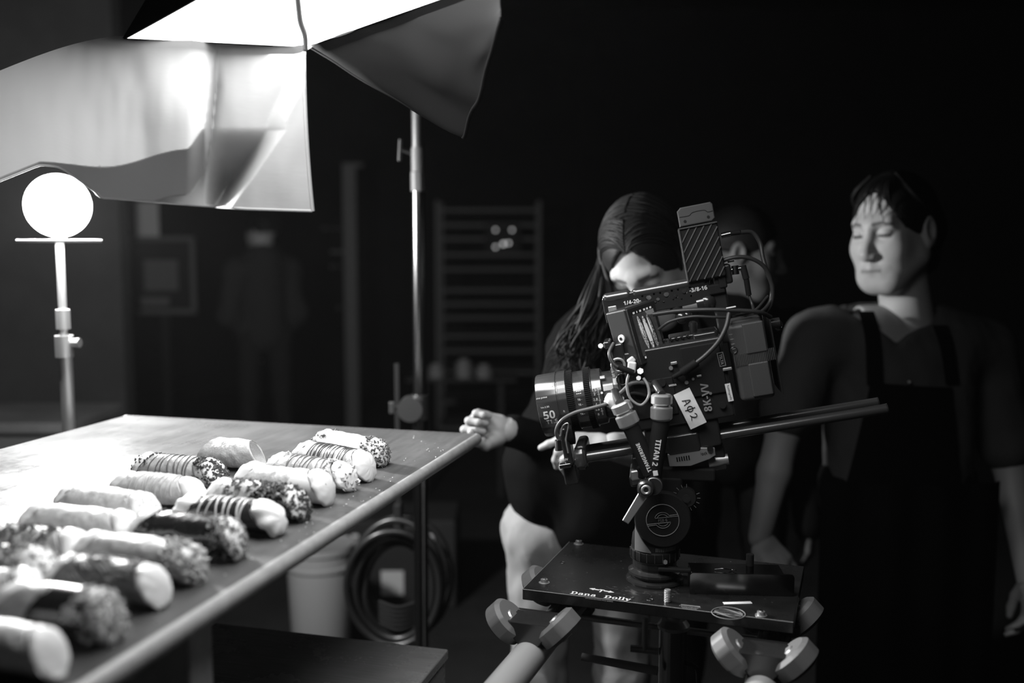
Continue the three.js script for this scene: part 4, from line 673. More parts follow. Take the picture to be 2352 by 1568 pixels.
  lanes.forEach((x) => ends.forEach((z) => {
    const tk = new THREE.Group(); tk.name = 'wheel_truck'; tk.position.set(x, wy, z); t.add(tk);
    for (const s of [-1, 1]) {
      const prof = latheC([[0.011, -ww / 2], [wr - 0.006, -ww / 2], [wr, -ww / 2 + 0.005], [wr, ww / 2 - 0.005], [wr - 0.006, ww / 2], [0.011, ww / 2]], 48), axis = V(s * Math.SQRT1_2, -Math.SQRT1_2, 0);
      const q = new THREE.Quaternion().setFromUnitVectors(up, axis), c = V(s * k, 0, 0);
      add('wheel', prof.applyQuaternion(q).translate(c.x, c.y, c.z), pale, tk);
      add('hub', latheC([[0, -ww / 2 - 0.002], [0.009, -ww / 2 - 0.002], [0.013, -ww / 2 + 0.003], [0.013, ww / 2 - 0.003], [0.009, ww / 2 + 0.003], [0, ww / 2 + 0.003]], 24).applyQuaternion(q).translate(c.x, c.y, c.z), M.brushed, tk);
    }
    const zz = z > 0 ? 0.0 : 0.0;
    add('bracket', [slab([[-0.042, 0.006], [0.042, 0.006], [0.036, -0.002], [0.004, -0.036], [-0.004, -0.036], [-0.036, -0.002]], 0.05, 0.002).translate(0, 0.004, zz)], M.blackGloss, tk);
    add('bracket_plate', box(0.08, 0.008, 0.07, 0.003, 0, 0.0105 - 0.0085, z > 0 ? -0.012 : 0.012), M.blackMetal, tk);
  }));
  // bent flat bar lying on the right of the board
  { const a = on(1584, 1362), b = on(1822, 1368); const bar = thing('steel_bracket', 'bent bare steel bar with punched holes lying on the dolly board', 'bracket', V(boardFL.x, BOARD, boardFL.z)); bar.rotation.y = -dyaw;
    const dx = b.clone().sub(a), len = dx.length(), sh = new THREE.Shape(); sh.moveTo(0, 0); sh.lineTo(len - 0.006, 0); sh.quadraticCurveTo(len, 0, len, 0.006); sh.lineTo(len, 0.026); sh.quadraticCurveTo(len, 0.032, len - 0.006, 0.032); sh.lineTo(0.006, 0.032); sh.quadraticCurveTo(0, 0.032, 0, 0.026); sh.lineTo(0, 0);
    for (const [x, r] of [[len * 0.27, 0.0045], [len * 0.87, 0.005]]) { const h = new THREE.Path(); h.absarc(x, 0.016, r, 0, 6.283, true); sh.holes.push(h); }
    const turn = Math.atan2(-dx.z, dx.x);
    add('upright_face', new THREE.ExtrudeGeometry(sh, { depth: 0.003, bevelEnabled: true, bevelSize: 0.0006, bevelThickness: 0.0006, bevelSegments: 2, curveSegments: 16 }).translate(0, 0.0008, 0).rotateY(turn).translate(a.x, 0, a.z), mat('smoked steel', 0.22, 0.2, 1), bar);
    add('flat_lip', box(len * 0.9, 0.003, 0.045, 0.001, len * 0.46, 0.031, -0.024).rotateY(turn).translate(a.x, 0, a.z), mat('smoked steel', 0.1, 0.2, 1), bar);
    add('rear_face', box(len * 0.9, 0.028, 0.003, 0.001, len * 0.46, 0.0145, -0.045).rotateY(turn).translate(a.x, 0, a.z), M.blackMetal, bar);
    add('wire_clip', tube([V(len * 0.25, 0.034, -0.012), V(len * 0.33, 0.037, -0.008), V(len * 0.42, 0.034, -0.012), V(len * 0.45, 0.036, -0.004)], 0.0009, 24, 6).rotateY(turn).translate(a.x, 0, a.z), M.chrome, bar);
    add('stub_knob', rod(V(len * 0.62, 0.03, -0.04), V(len * 0.62, 0.05, -0.04), 0.006).rotateY(turn).translate(a.x, 0, a.z), M.blackMetal, bar);
  }
  // pipes under the wheels
  const py = BOARD + wy - k;
  const base = (x) => V(boardFL.x, 0, boardFL.z).addScaledVector(dW, x);
  const pipe = mat('scuffed aluminium pipe', 0.5, 0.42, 0.35, { roughnessMap: worn });
  lanes.forEach((x, i) => { const p = base(x).setY(py), n = tag(add(numbered('track_pipe'), rod(p.clone().addScaledVector(dT, -0.75), p.clone().addScaledVector(dT, 0.36), tubeR, tubeR, 40), pipe, scene), i ? 'aluminium track pipe under the right dolly wheels' : 'bright aluminium track pipe running from left dolly wheels towards the viewer', 'pipe'); });
  // stand below the middle, with its cross bar under the pipes
  const c = onLevel(1546, 1470, py - 0.06), st = thing('track_stand', 'steel stand post with tee handle below the dolly carrying the track', 'stand', V(c.x, 0, c.z)); st.rotation.y = -dyaw;
  const cb = py - tubeR - 0.012, off = V(c.x - boardFL.x, 0, c.z - boardFL.z).dot(dW);
  add('top_pin', rod(V(0, cb + 0.01, 0), V(0, cb + 0.05, 0), 0.014), M.brushed, st);
  add('crossbar', rod(V(lanes[0] - off - 0.03, cb - 0.012, -0.02), V(lanes[1] - off + 0.03, cb - 0.012, -0.02), 0.006, 0.006), M.brushed, st);
  add('side_bar', rod(V(-0.15, cb - 0.062, 0.03), V(-0.02, cb - 0.068, 0.03), 0.0065, 0.0075), mat('pale steel bar', 0.4, 0.45), st);
  for (const x of lanes) add('saddle', box(0.04, 0.014, 0.03, 0.003, x - off, cb + 0.003, -0.02), M.blackMetal, st);
  add('post', [rod(V(0, 0.35, 0), V(0, cb, 0), 0.0235, 0.0235, 32)], M.chrome, st);
  add('post_cap', latheC([[0, cb - 0.002], [0.026, cb - 0.002], [0.027, cb + 0.004], [0.02, cb + 0.014], [0, cb + 0.014]], 40), M.brushed, st);
  add('tee_handle', [rod(V(-0.024, cb - 0.045, 0.005), V(-0.07, cb - 0.043, 0.012), 0.006), rod(V(-0.046, cb - 0.043, 0.01), V(-0.046, cb + 0.012, 0.01), 0.005)], M.brushed, st);
  add('grab_loop', tube([V(0.022, cb - 0.06, 0), V(0.04, cb - 0.066, 0), V(0.044, cb - 0.09, 0), V(0.044, cb - 0.17, 0), V(0.024, cb - 0.19, 0)], 0.004, 30, 8), M.blackMetal, st);
  for (let i = 0; i < 3; i++) { const a = i * 2.094; add('leg', rod(V(0, 0.45, 0), V(Math.cos(a) * 0.42, 0.016, Math.sin(a) * 0.42), 0.013), M.chrome, st); }
}

// ---------- people ----------
const skinM = mat('skin', 0.36, 0.5, 0, { vertexColors: true, specularIntensity: 0.6 });
// a head in its own frame: +z face, +y up, chin to crown about 0.23 m
function headField(k = {}) {
  const { cone, ell, join, cut } = sd, w = k.width ?? 1;
  let h = join([ell(0, 0.035, -0.018, 0.074 * w, 0.088, 0.094), ell(0, -0.02, 0.02, 0.064 * w, 0.088, 0.07)], 0.03);
  h = join([h, cone(V(-0.016, -0.096, 0.05), V(0.016, -0.096, 0.05), 0.028), cone(V(0.05 * w, -0.05, 0.0), V(0.022, -0.086, 0.05), 0.03, 0.026), cone(V(-0.05 * w, -0.05, 0.0), V(-0.022, -0.086, 0.05), 0.03, 0.026)], 0.035);
  h = join([h, ell(0.034 * w, -0.028, 0.055, 0.03, 0.03, 0.026), ell(-0.034 * w, -0.028, 0.055, 0.03, 0.03, 0.026)], 0.025);
  h = join([h, cone(V(-0.036, 0.028, 0.07), V(-0.01, 0.024, 0.08), 0.011), cone(V(0.036, 0.028, 0.07), V(0.01, 0.024, 0.08), 0.011)], 0.02);
  h = cut(h, ell(0.031, 0.006, 0.1, 0.019, 0.014, 0.022), 0.016); h = cut(h, ell(-0.031, 0.006, 0.1, 0.019, 0.014, 0.022), 0.016);
  h = join([h, ell(0.031, 0.005, 0.073, 0.0145, 0.012, 0.0125), ell(-0.031, 0.005, 0.073, 0.0145, 0.012, 0.0125)], 0.006);
  h = join([h, cone(V(0, 0.016, 0.082), V(0, -0.034, 0.106), 0.0075, 0.0115)], 0.014);
  h = join([h, cone(V(0, -0.037, 0.103), V(0, -0.041, 0.102), 0.011), ell(0.013, -0.04, 0.094, 0.0085, 0.008, 0.012), ell(-0.013, -0.04, 0.094, 0.0085, 0.008, 0.012)], 0.008);
  h = join([h, cone(V(-0.025, -0.0685, 0.074), V(0, -0.067, 0.086), 0.004, 0.006), cone(V(0.025, -0.0685, 0.074), V(0, -0.067, 0.086), 0.004, 0.006), cone(V(-0.016, -0.0775, 0.079), V(0.016, -0.0775, 0.079), 0.0065)], 0.016);
  for (const s of [-1, 1]) { const e = cut(ell(s * 0.08 * w, -0.002, -0.012, 0.011, 0.034, 0.021), ell(s * 0.09 * w, 0.003, -0.006, 0.009, 0.02, 0.011), 0.006); h = join([h, e, ell(s * 0.077 * w, -0.028, -0.004, 0.008, 0.011, 0.009)], 0.006); }
  return h;
}
function headGeometry(m, neckTo, k = {}) {   // head plus neck down to a point in the same space as m
  const f = sd.moved(headField(k), m), n0 = V(0, -0.05, -0.022).applyMatrix4(m), field = sd.join([f, sd.cone(n0, neckTo, k.neck ?? 0.052, (k.neck ?? 0.052) * 1.12)], 0.022);
  const c = V(0, 0, 0).applyMatrix4(m), r = 0.155, lo = [Math.min(c.x - r, neckTo.x - 0.07), Math.min(c.y - r, neckTo.y - 0.03), Math.min(c.z - r, neckTo.z - 0.07)], hi = [Math.max(c.x + r, neckTo.x + 0.07), c.y + r, Math.max(c.z + r, neckTo.z + 0.07)];
  const g = meshField(field, lo, hi, k.cell ?? 0.003), p = g.attributes.position, col = new Float32Array(p.count * 3), im = m.clone().invert(), q = V();
  for (let i = 0; i < p.count; i++) { q.fromBufferAttribute(p, i).applyMatrix4(im); let v = 1; const x = Math.abs(q.x);
    if (q.z > 0.04) {
      const brow = Math.abs(q.y - (0.027 + 0.16 * (x - 0.02) * (x < 0.036 ? 1 : -0.6))); if (x > 0.012 && x < 0.05) v *= 1 - 0.72 * (1 - sstep(0.0022, 0.0052, brow));
      const lid = Math.abs(q.y - (0.0015 - 3 * (x - 0.031) ** 2)); if (x > 0.017 && x < 0.046) v *= 1 - 0.85 * (1 - sstep(0.0016, 0.005, lid));
      if (x < 0.025 && Math.abs(q.y + 0.0722) < 0.011) v *= 1 - 0.16 * (1 - sstep(0.005, 0.011, Math.abs(q.y + 0.0722)));
      if (x < 0.024) v *= 1 - 0.55 * (1 - sstep(0.001, 0.0042, Math.abs(q.y + 0.0722)));
    }
    v *= 1 + 0.05 * nz(q.x * 90, q.y * 90, q.z * 90); col[i * 3] = col[i * 3 + 1] = col[i * 3 + 2] = v; }
  g.setAttribute('color', new THREE.BufferAttribute(col, 3)); return g;
}
// a hand in its own frame: wrist at 0, fingers +y, back of the hand +z, thumb on +x times side
function handGeometry(m, side, curls, thumb, cell = 0.0026, scale = 0.94) {
  const { cone, join } = sd, X = (x) => x * side;
  let palm = join([cone(V(X(0.022), 0.03, 0), V(X(0.026), 0.08, 0), 0.0135, 0.0118), cone(V(X(0.008), 0.02, 0), V(X(0.009), 0.084, 0.002), 0.0145, 0.0122), cone(V(X(-0.008), 0.02, 0), V(X(-0.009), 0.081, 0.001), 0.0145, 0.0118), cone(V(X(-0.018), 0.022, 0), V(X(-0.025), 0.073, -0.002), 0.0135, 0.0108), cone(V(0, -0.006, 0), V(0, 0.02, 0), 0.021, 0.021)], 0.014);
  const fingers = [], base = [[0.0275, 0.082, 0.0], [0.0092, 0.087, 0.002], [-0.0095, 0.083, 0.001], [-0.0265, 0.074, -0.002]], len = [0.07, 0.077, 0.072, 0.057], rad = [0.0088, 0.009, 0.0086, 0.0076];
  base.forEach((b, i) => { let p = V(X(b[0]), b[1], b[2]), a = 0; const spread = [0.08, 0.02, -0.03, -0.09][i], parts = [cone(V(X(b[0] * 0.9), b[1] - 0.02, b[2]), p, rad[i] * 1.15, rad[i] * 1.1)];
    [0.45, 0.31, 0.27].forEach((f, j) => { a += curls[i][j]; const q = p.clone().add(V(X(spread) * Math.cos(a), Math.cos(a), -Math.sin(a)).normalize().multiplyScalar(len[i] * f)); parts.push(cone(p, q, rad[i] * (1.06 - 0.09 * j), rad[i] * (0.98 - 0.1 * j))); p = q; });
    fingers.push(join(parts, 0.004)); });
  { let p = V(X(0.02), 0.022, -0.008); const pts = thumb.map(([x, y, z]) => V(X(x), y, z)); const parts = [cone(p, pts[0], 0.0165, 0.0125), cone(pts[0], pts[1], 0.0118, 0.0105), cone(pts[1], pts[2], 0.0105, 0.0085)]; fingers.push(join(parts, 0.006)); }
  const all = (x, y, z) => { const d0 = palm(x, y, z); let d = d0; for (const f of fingers) { const e = f(x, y, z), h = Math.max(0.008 - Math.abs(d0 - e), 0) / 0.008; d = Math.min(d, Math.min(d0, e) - h * h * 0.002); } return d; };
  const g = meshField(all, [-0.075, -0.055, -0.085], [0.075, 0.18, 0.04], cell); g.scale(scale, scale, scale).applyMatrix4(m);
  g.setAttribute('color', new THREE.BufferAttribute(new Float32Array(g.attributes.position.count * 3).fill(1), 3)); return g;
}
const handFrame = (o, y, z) => { const Y = y.clone().normalize(), X = Y.clone().cross(z).normalize(), Z = X.clone().cross(Y); return frameOf(X, Y, Z, o); };
function fieldMesh(fs, k, cell, pad = 0.12) { // fs: list of [a, b, ra, rb]
  const lo = [9, 9, 9], hi = [-9, -9, -9]; fs.forEach(([a, b, r, r2]) => [a, b].forEach((p) => { const R = Math.max(r, r2 ?? r) + 0.03; ['x', 'y', 'z'].forEach((c, i) => { lo[i] = Math.min(lo[i], p[c] - R); hi[i] = Math.max(hi[i], p[c] + R); }); }));
  return meshField(sd.join(fs.map(([a, b, r, r2]) => sd.cone(a, b, r, r2 ?? r)), k), lo, hi, cell);
}
const wrinkle = (g, amp, s) => { const p = g.attributes.position, n = g.attributes.normal; for (let i = 0; i < p.count; i++) { const x = p.getX(i), y = p.getY(i), z = p.getZ(i), k = amp * (nz(x * s, y * s * 0.55, z * s) + 0.5 * nz(x * s * 2.3 + y * s, y * s * 1.4, z * s * 2.3)); p.setXYZ(i, x + n.getX(i) * k, y + n.getY(i) * k, z + n.getZ(i) * k); } g.computeVertexNormals(); return g; };
const white3 = (g) => { if (!g.attributes.color) g.setAttribute('color', new THREE.BufferAttribute(new Float32Array(g.attributes.position.count * 3).fill(1), 3)); return g; };
function skinMesh(list, parent, mt = skinM) { // body, head and hands as one mesh with vertex colours
  const gs = list.map((g) => { g = white3(g).toNonIndexed(); for (const k of Object.keys(g.attributes)) if (!['position', 'normal', 'color'].includes(k)) g.deleteAttribute(k); return g; });
  const m = new THREE.Mesh(mergeGeometries(gs), mt); m.name = 'body'; parent.add(m); return m;
}
const headFrame = (c, yaw, pitch, roll, s = 1) => new THREE.Matrix4().compose(c, new THREE.Quaternion().setFromEuler(new THREE.Euler(pitch, yaw, roll, 'YXZ')), V(s, s, s));
const hairM = mat('dark hair', 0.005, 0.6, 0, { specularIntensity: 0.3 });
function skullCap(m, thick, front, side, back) { // hair shell over the skull, cut away from the face; numbers in head units
  const f = sd.ell(0, 0.035, -0.02, 0.078 + thick, 0.094 + thick, 0.1 + thick), face = (x, y, z) => sd.ell(0, -0.055, 0.105, side, front, 0.1)(x, y, z) + 0.006 * nz(x * 70, y * 30, 3) - 0.012 * Math.exp(-x * x / 0.0006), low = (x, y, z) => -(y + back), g = meshField((x, y, z) => Math.max(Math.max(f(x, y, z), -face(x, y, z)), low(x, y, z)), [-0.13, -0.14, -0.16], [0.13, 0.17, 0.13], 0.0045);
  const p = g.attributes.position; for (let i = 0; i < p.count; i++) { const x = p.getX(i), y = p.getY(i), z = p.getZ(i), k = 1 + 0.006 * Math.sin(Math.atan2(x, y) * 90 + z * 40) + 0.006 * nz(x * 60, y * 60, z * 12); p.setXYZ(i, x * k, y * k, z); } g.computeVertexNormals(); return g.applyMatrix4(m);
}
const lock = (pts, r, n = 24) => { const c = new THREE.CatmullRomCurve3(pts), g = new THREE.TubeGeometry(c, n, 1, 6, false), p = g.attributes.position; for (let i = 0; i <= n; i++) { const t = i / n, q = c.getPointAt(t), k = r * (0.35 + 0.65 * Math.sin(Math.PI * Math.min(1, t * 1.1 + 0.05)) + 0.1) * (1 - 0.7 * t ** 4); for (let j = 0; j <= 6; j++) { const o = i * 7 + j; p.setXYZ(o, q.x + (p.getX(o) - q.x) * k, q.y + (p.getY(o) - q.y) * k, q.z + (p.getZ(o) - q.z) * k); } } g.computeVertexNormals(); return g; };
const shirtM = (v, n) => mat(n, v, 0.85, 0, { bumpMap: finegrain, bumpScale: 0.0002 });
const legs = (hipL, hipR, spread, m, shoe, t, r = 0.082) => { const g = []; for (const [h, s] of [[hipL, -1], [hipR, 1]]) { const k = V(h.x + s * spread * 0.5, 0.49, h.z + 0.02), a = V(h.x + s * spread, 0.1, h.z); g.push([h, k, r, 0.06], [k, a, 0.058, 0.048]); }
  g.push([hipL, hipR, 0.088]); const tr = add('trousers', wrinkle(fieldMesh(g, 0.03, 0.01), 0.008, 20), m, t); for (const [h, s] of [[hipL, -1], [hipR, 1]]) add('shoe', fieldMesh([[V(h.x + s * spread, 0.045, h.z - 0.03), V(h.x + s * spread * 1.2, 0.035, h.z + 0.13), 0.045, 0.035]], 0.01, 0.01), shoe, t); return tr; };

// the woman on the right: dark hair with fringe, v-neck shirt, black apron
{
  const d = 2.3, hc = at(2050, 535, d), hm = headFrame(hc, -53 * DEG, 6 * DEG, 3 * DEG, 1.06), foot = V(at(2080, 900, d + 0.06).x, 0, hc.z - 0.06);
  const t = thing('person', 'person in v-neck shirt and black apron standing at right, looking left', 'person', foot);
  const W = (g) => g.translate(-foot.x, 0, -foot.z), Lp = (px, py, dd) => at(px, py, dd).sub(foot);
  const nb = at(2085, 740, d + 0.04), sL = at(1868, 778, d + 0.02), sR = at(2268, 800, d + 0.1), eL = at(1800, 985, d + 0.02), wL = at(1745, 1235, d - 0.02), eR = at(2318, 1060, d + 0.12), wR = at(2362, 1330, d + 0.02);
  const skin = [headGeometry(hm, nb, { neck: 0.054, width: 1.0 })];
  const chest = at(2075, 850, d + 0.06), hip = V(nb.x, 0.92, nb.z - 0.03);
  skin.push(fieldMesh([[nb, chest, 0.05, 0.05], [nb, sL, 0.04], [nb, sR, 0.04], [sL, eL, 0.043, 0.04], [sR, eR, 0.043, 0.04], [eL, wL.clone().lerp(eL, 0.6), 0.038, 0.038], [wL.clone().lerp(eL, 0.6), wL, 0.038, 0.026], [eR, wR, 0.04, 0.026]], 0.014, 0.007));
  const hd = at(1775, 1300, d - 0.06).sub(wL);
  skin.push(handGeometry(handFrame(wL, hd.clone().add(V(0.02, 0, 0)), V(-0.2, 0.75, 0.6)), 1, [[0.35, 0.3, 0.2], [0.35, 0.3, 0.2], [0.35, 0.3, 0.2], [0.35, 0.3, 0.2]], [[0.04, 0.05, -0.02], [0.05, 0.075, -0.03], [0.05, 0.095, -0.038]], 0.0035));
  skin.push(handGeometry(handFrame(wR, V(0.02, -1, 0.1), V(0.9, 0, 0.3)), -1, [[0.4, 0.4, 0.3], [0.45, 0.4, 0.3], [0.45, 0.4, 0.3], [0.5, 0.4, 0.3]], [[0.035, 0.05, -0.025], [0.036, 0.08, -0.035], [0.03, 0.1, -0.04]], 0.0045));
  // hair: pulled back, fringe strands over the forehead
  const hair = [skullCap(hm, 0.005, 0.15, 0.076, 0.02)], hp = (x, y, z) => V(x, y, z).applyMatrix4(hm);
  hair.push(fieldMesh([[hp(0, 0.05, -0.09), hp(0, 0.0, -0.115), 0.055, 0.05], [hp(0, 0.0, -0.115), hp(0.01, -0.07, -0.1), 0.05, 0.035]], 0.03, 0.008));
  for (let i = 0; i < 9; i++) { const x = lerp(-0.012, 0.05, i / 8), w = rr(-0.012, 0.012); hair.push(lock([hp(x * 0.6, 0.125, 0.03), hp(x * 0.9 + w * 0.5, 0.098, 0.073), hp(x + w, 0.065, 0.087 - Math.abs(x) * 0.25), hp(x * 1.1 + w * 1.4, rr(0.02, 0.045), 0.091 - Math.abs(x) * 0.38)], rr(0.0012, 0.0026), 14)); }
  for (let i = 0; i < 10; i++) { const z = lerp(0.055, -0.02, i / 9); for (const s of [-1, 1]) hair.push(lock([hp(s * 0.03, 0.128, 0.02), hp(s * 0.066, 0.092, z * 0.6), hp(s * 0.08, 0.055, z * 0.5 - 0.03), hp(s * 0.07, 0.01, -0.085)], 0.006, 14)); }
  add('hair', hair.map(W), hairM, t);
  // shirt: torso and sleeves with an open v at the neck
  const sf = [[sL.clone().lerp(sR, 0.5).add(V(0, -0.03, 0.01)), hip, 0.1, 0.11], [sL.clone().lerp(sR, 0.12), sL.clone().lerp(sR, 0.88), 0.07], [sL.clone().lerp(sR, 0.3), hip.clone().add(V(-0.07, 0, 0)), 0.095, 0.105], [sL.clone().lerp(sR, 0.7), hip.clone().add(V(0.07, 0, 0)), 0.095, 0.105], [sL, sL.clone().lerp(eL, 0.8), 0.06, 0.068], [sR, sR.clone().lerp(eR, 0.85), 0.06, 0.064], [nb.clone().lerp(sL, 0.25), sL, 0.05, 0.058], [nb.clone().lerp(sR, 0.25), sR, 0.05, 0.058]];
  const torso = sd.join(sf.map(([a, b, r, r2]) => sd.cone(a, b, r, r2 ?? r)), 0.035);
  skin.push(meshField((x, y, z) => Math.max(torso(x, y, z) + 0.012, chest.y - 0.05 - y, Math.abs(x - nb.x) - 0.12), [nb.x - 0.16, chest.y - 0.08, nb.z - 0.2], [nb.x + 0.16, nb.y + 0.1, nb.z + 0.22], 0.007));
  skinMesh(skin.map(W), t);
  const v0 = at(2092, 800, d - 0.1), vW = (x, y, z) => { const px = x - v0.x, py = y - v0.y; return z < nb.z - 0.02 ? 1 : Math.max(-(py - Math.abs(px + 0.006) * 0.72) * 0.8, -1); }; // inside the v: negative
  const cutV = (x, y, z) => Math.max(torso(x, y, z), -vW(x, y, z));
  const bb = [[Math.min(eL.x, sL.x) - 0.12, hip.y - 0.1, nb.z - 0.28], [sR.x + 0.2, nb.y + 0.1, nb.z + 0.26]];
  const neckHole = sd.cone(nb.clone().add(V(0, 0.035, 0)), hc, 0.06, 0.07);
  add('shirt', W(wrinkle(meshField((x, y, z) => Math.max(cutV(x, y, z), -neckHole(x, y, z)), ...bb, 0.009), 0.006, 15)), shirtM(0.05, 'dark grey cotton'), t);
  // apron bib and skirt in front, straps over the shoulders
  const apronM = shirtM(0.003, 'black apron cloth'), bibTop = at(2075, 880, d - 0.1);
  const front = (x, y, off) => { let z = nb.z + 0.3; for (let i = 0; i < 60; i++) { const e = torso(x, y, z) - off; if (e < 0.0005) break; z -= Math.max(e, 0.001); } return z; };
  const bx0 = at(1985, 870, d).x, bx1 = at(2175, 880, d).x;
  add('apron', [W(sheet((u, v) => { const y = lerp(hip.y - 0.02, at(2080, lerp(872, 886, u), d).y, v), w = 1 + 0.35 * (1 - v), x = (bx0 + bx1) / 2 + (u - 0.5) * (bx1 - bx0) * w; return V(x, y, front(x, y, 0.008)); }, 26, 30, 0.002)), W(sheet((u, v) => V(lerp(bx0 - 0.1, bx1 + 0.12, u), lerp(0.35, hip.y, v), hip.z + 0.16 - 1.6 * (u - 0.5) ** 2 * 0.12 + 0.008 * Math.sin(u * 22)), 30, 12, 0.002))], apronM, t);
  for (const [x0, x1] of [[1968, 1988], [2180, 2150]]) add('apron_strap', W(sheet((u, v) => { const y = lerp(at(2080, 880, d).y, at(2080, x0 < 2000 ? 712 : 745, d).y, v), px = lerp(x0 < 2000 ? 1996 : 2178, x0 < 2000 ? 1978 : 2150, v), x = at(px, 800, d).x + (u - 0.5) * 0.034; return V(x, y, front(x, y, 0.006)); }, 5, 24, 0.002)), apronM, t);
  const bt = at(2069, 870, d); add('button', new THREE.SphereGeometry(0.004, 12, 8).translate(bt.x, bt.y, front(bt.x, bt.y, 0.008) + 0.002).translate(-foot.x, 0, -foot.z), M.brushed, t);
  const hl = hip.clone().sub(foot); legs(hl.clone().add(V(-0.09, -0.03, 0)), hl.clone().add(V(0.09, -0.03, 0)), 0.03, shirtM(0.004, 'black trousers'), M.blackRubber, t, 0.09);
}

// the woman bending behind the camera: long wavy hair, dark top, pale jeans
{
  const d = 2.02, hc = at(1484, 606, d), hm = headFrame(hc, -22 * DEG, 36 * DEG, 9 * DEG), foot = V(at(1330, 1200, 2.2).x, 0, -2.18);
  const t = thing('person', 'person with long wavy hair and pale jeans bending over behind the camera', 'person', foot);
  const W = (g) => g.translate(-foot.x, 0, -foot.z);
  const nb = at(1462, 735, 2.16), sL = at(1312, 800, 2.16), sR = at(1590, 800, 2.2), eL = at(1330, 1030, 2.2), wL = at(1168, 988, 2.04), eR = at(1565, 1050, 2.02), wR = at(1412, 1026, 1.9), waist = V(at(1335, 1100, 2.2).x, 0.99, -2.17), hip = V(waist.x, 0.85, -2.18);
  const skin = [headGeometry(hm, nb, {})];
  skin.push(fieldMesh([[nb, nb.clone().lerp(waist, 0.3), 0.07, 0.09], [sL, nb, 0.05], [sR, nb, 0.05], [sL, eL, 0.042, 0.04], [eL, wL, 0.038, 0.027], [sR, eR, 0.042, 0.042], [eR, eR.clone().lerp(wR, 0.4), 0.041, 0.041], [eR.clone().lerp(wR, 0.4), wR, 0.041, 0.028]], 0.014, 0.007));
  // fist by the table corner: knuckles to the left, fingers rolled towards us
  const fist = [[1.35, 1.5, 0.9], [1.35, 1.5, 0.95], [1.38, 1.5, 1.0], [1.4, 1.5, 1.0]];
  skin.push(handGeometry(handFrame(wL, V(-0.86, 0.16, 0.25), V(-0.35, -0.1, -0.92)), 1, [[0.95, 1.45, 0.8], [1.0, 1.45, 0.85], [1.05, 1.45, 0.9], [1.1, 1.45, 0.9]], [[0.036, 0.055, -0.03], [0.03, 0.085, -0.046], [0.012, 0.098, -0.056]], 0.0025));
  // pointing hand below the lens
  skin.push(handGeometry(handFrame(wR, V(-1, 0.0, 0.08), V(-0.1, 0.8, 0.55)), 1, [[0.3, 0.25, 0.12], [0.75, 0.65, 0.4], [0.9, 0.7, 0.4], [1.0, 0.75, 0.4]], [[0.035, 0.05, -0.03], [0.03, 0.08, -0.045], [0.02, 0.1, -0.052]], 0.0025));
  skinMesh(skin.map(W), t);
  const hp = (x, y, z) => V(x, y, z).applyMatrix4(hm), hair = [skullCap(hm, 0.006, 0.138, 0.07, 0.05)];
  const fall = (s, i, n) => { const f = i / n; return s; };
  for (let i = 0; i < 150; i++) { const f = i / 149, j = rr(-1, 1), end = at(lerp(1250, 1400, f) + j * 12, lerp(900, 820, rnd()), 2.0 + rr(-0.03, 0.08)), mid1 = at(lerp(1345, 1408, f) + j * 10, 690 + j * 14, 1.98 + rr(-0.02, 0.08)), mid2 = at(lerp(1292, 1392, f) + 22 * Math.sin(i * 1.7), 780 + j * 20, 1.98 + rr(-0.02, 0.08));
    hair.push(lock([hp(rr(-0.03, -0.01), rr(0.07, 0.09), rr(-0.05, 0.03)), hp(-0.074, 0.05 + 0.02 * j, lerp(-0.07, 0.02, f)), mid1, mid2, mid2.clone().lerp(end, 0.5).add(V(0.022 * Math.sin(f * 14 + j), 0, 0)), end], rr(0.0025, 0.0055), 30)); }
  for (let i = 0; i < 60; i++) { const f = i / 59, end = at(1570 + 50 * f, 880, 2.06); hair.push(lock([hp(rr(0.01, 0.03), rr(0.07, 0.09), rr(-0.05, 0.03)), hp(0.074, 0.05, lerp(0.02, -0.06, f)), at(1565 + 30 * f, 700, 2.05), at(1575 + 40 * f, 790, 2.06), end], 0.005, 24)); }
  for (let i = 0; i < 380; i++) { const s = i % 2 ? 1 : -1, front = i > 220, z0 = front ? rr(0.045, 0.094) : lerp(-0.1, 0.05, rnd()), pts = [], lift = rr(1.004, 1.03), zs = front ? rr(-0.075, -0.03) : rr(-0.02, 0.02), end = front ? rr(1.1, 1.9) : rr(1.5, 2.2); for (let j = 0; j <= 7; j++) { const f = 0.03 + j / 7 * end, zz = z0 * Math.cos(f * 0.4) + zs * j / 7, q = Math.sqrt(Math.max(0.05, 1 - ((zz + 0.0) / 0.106) ** 2)); pts.push(hp(s * 0.084 * q * Math.sin(f) * lift, 0.035 + 0.1 * q * Math.cos(f) * lift, -0.02 + zz)); } if (!front && z0 > 0.03 && end > 1.7) continue; hair.push(lock(pts, rr(0.0012, 0.003), 12)); }
  add('hair', hair.map(W), mat('brown wavy hair', 0.014, 0.55, 0, { specularIntensity: 0.35 }), t);
  const topM = shirtM(0.004, 'black knit top');
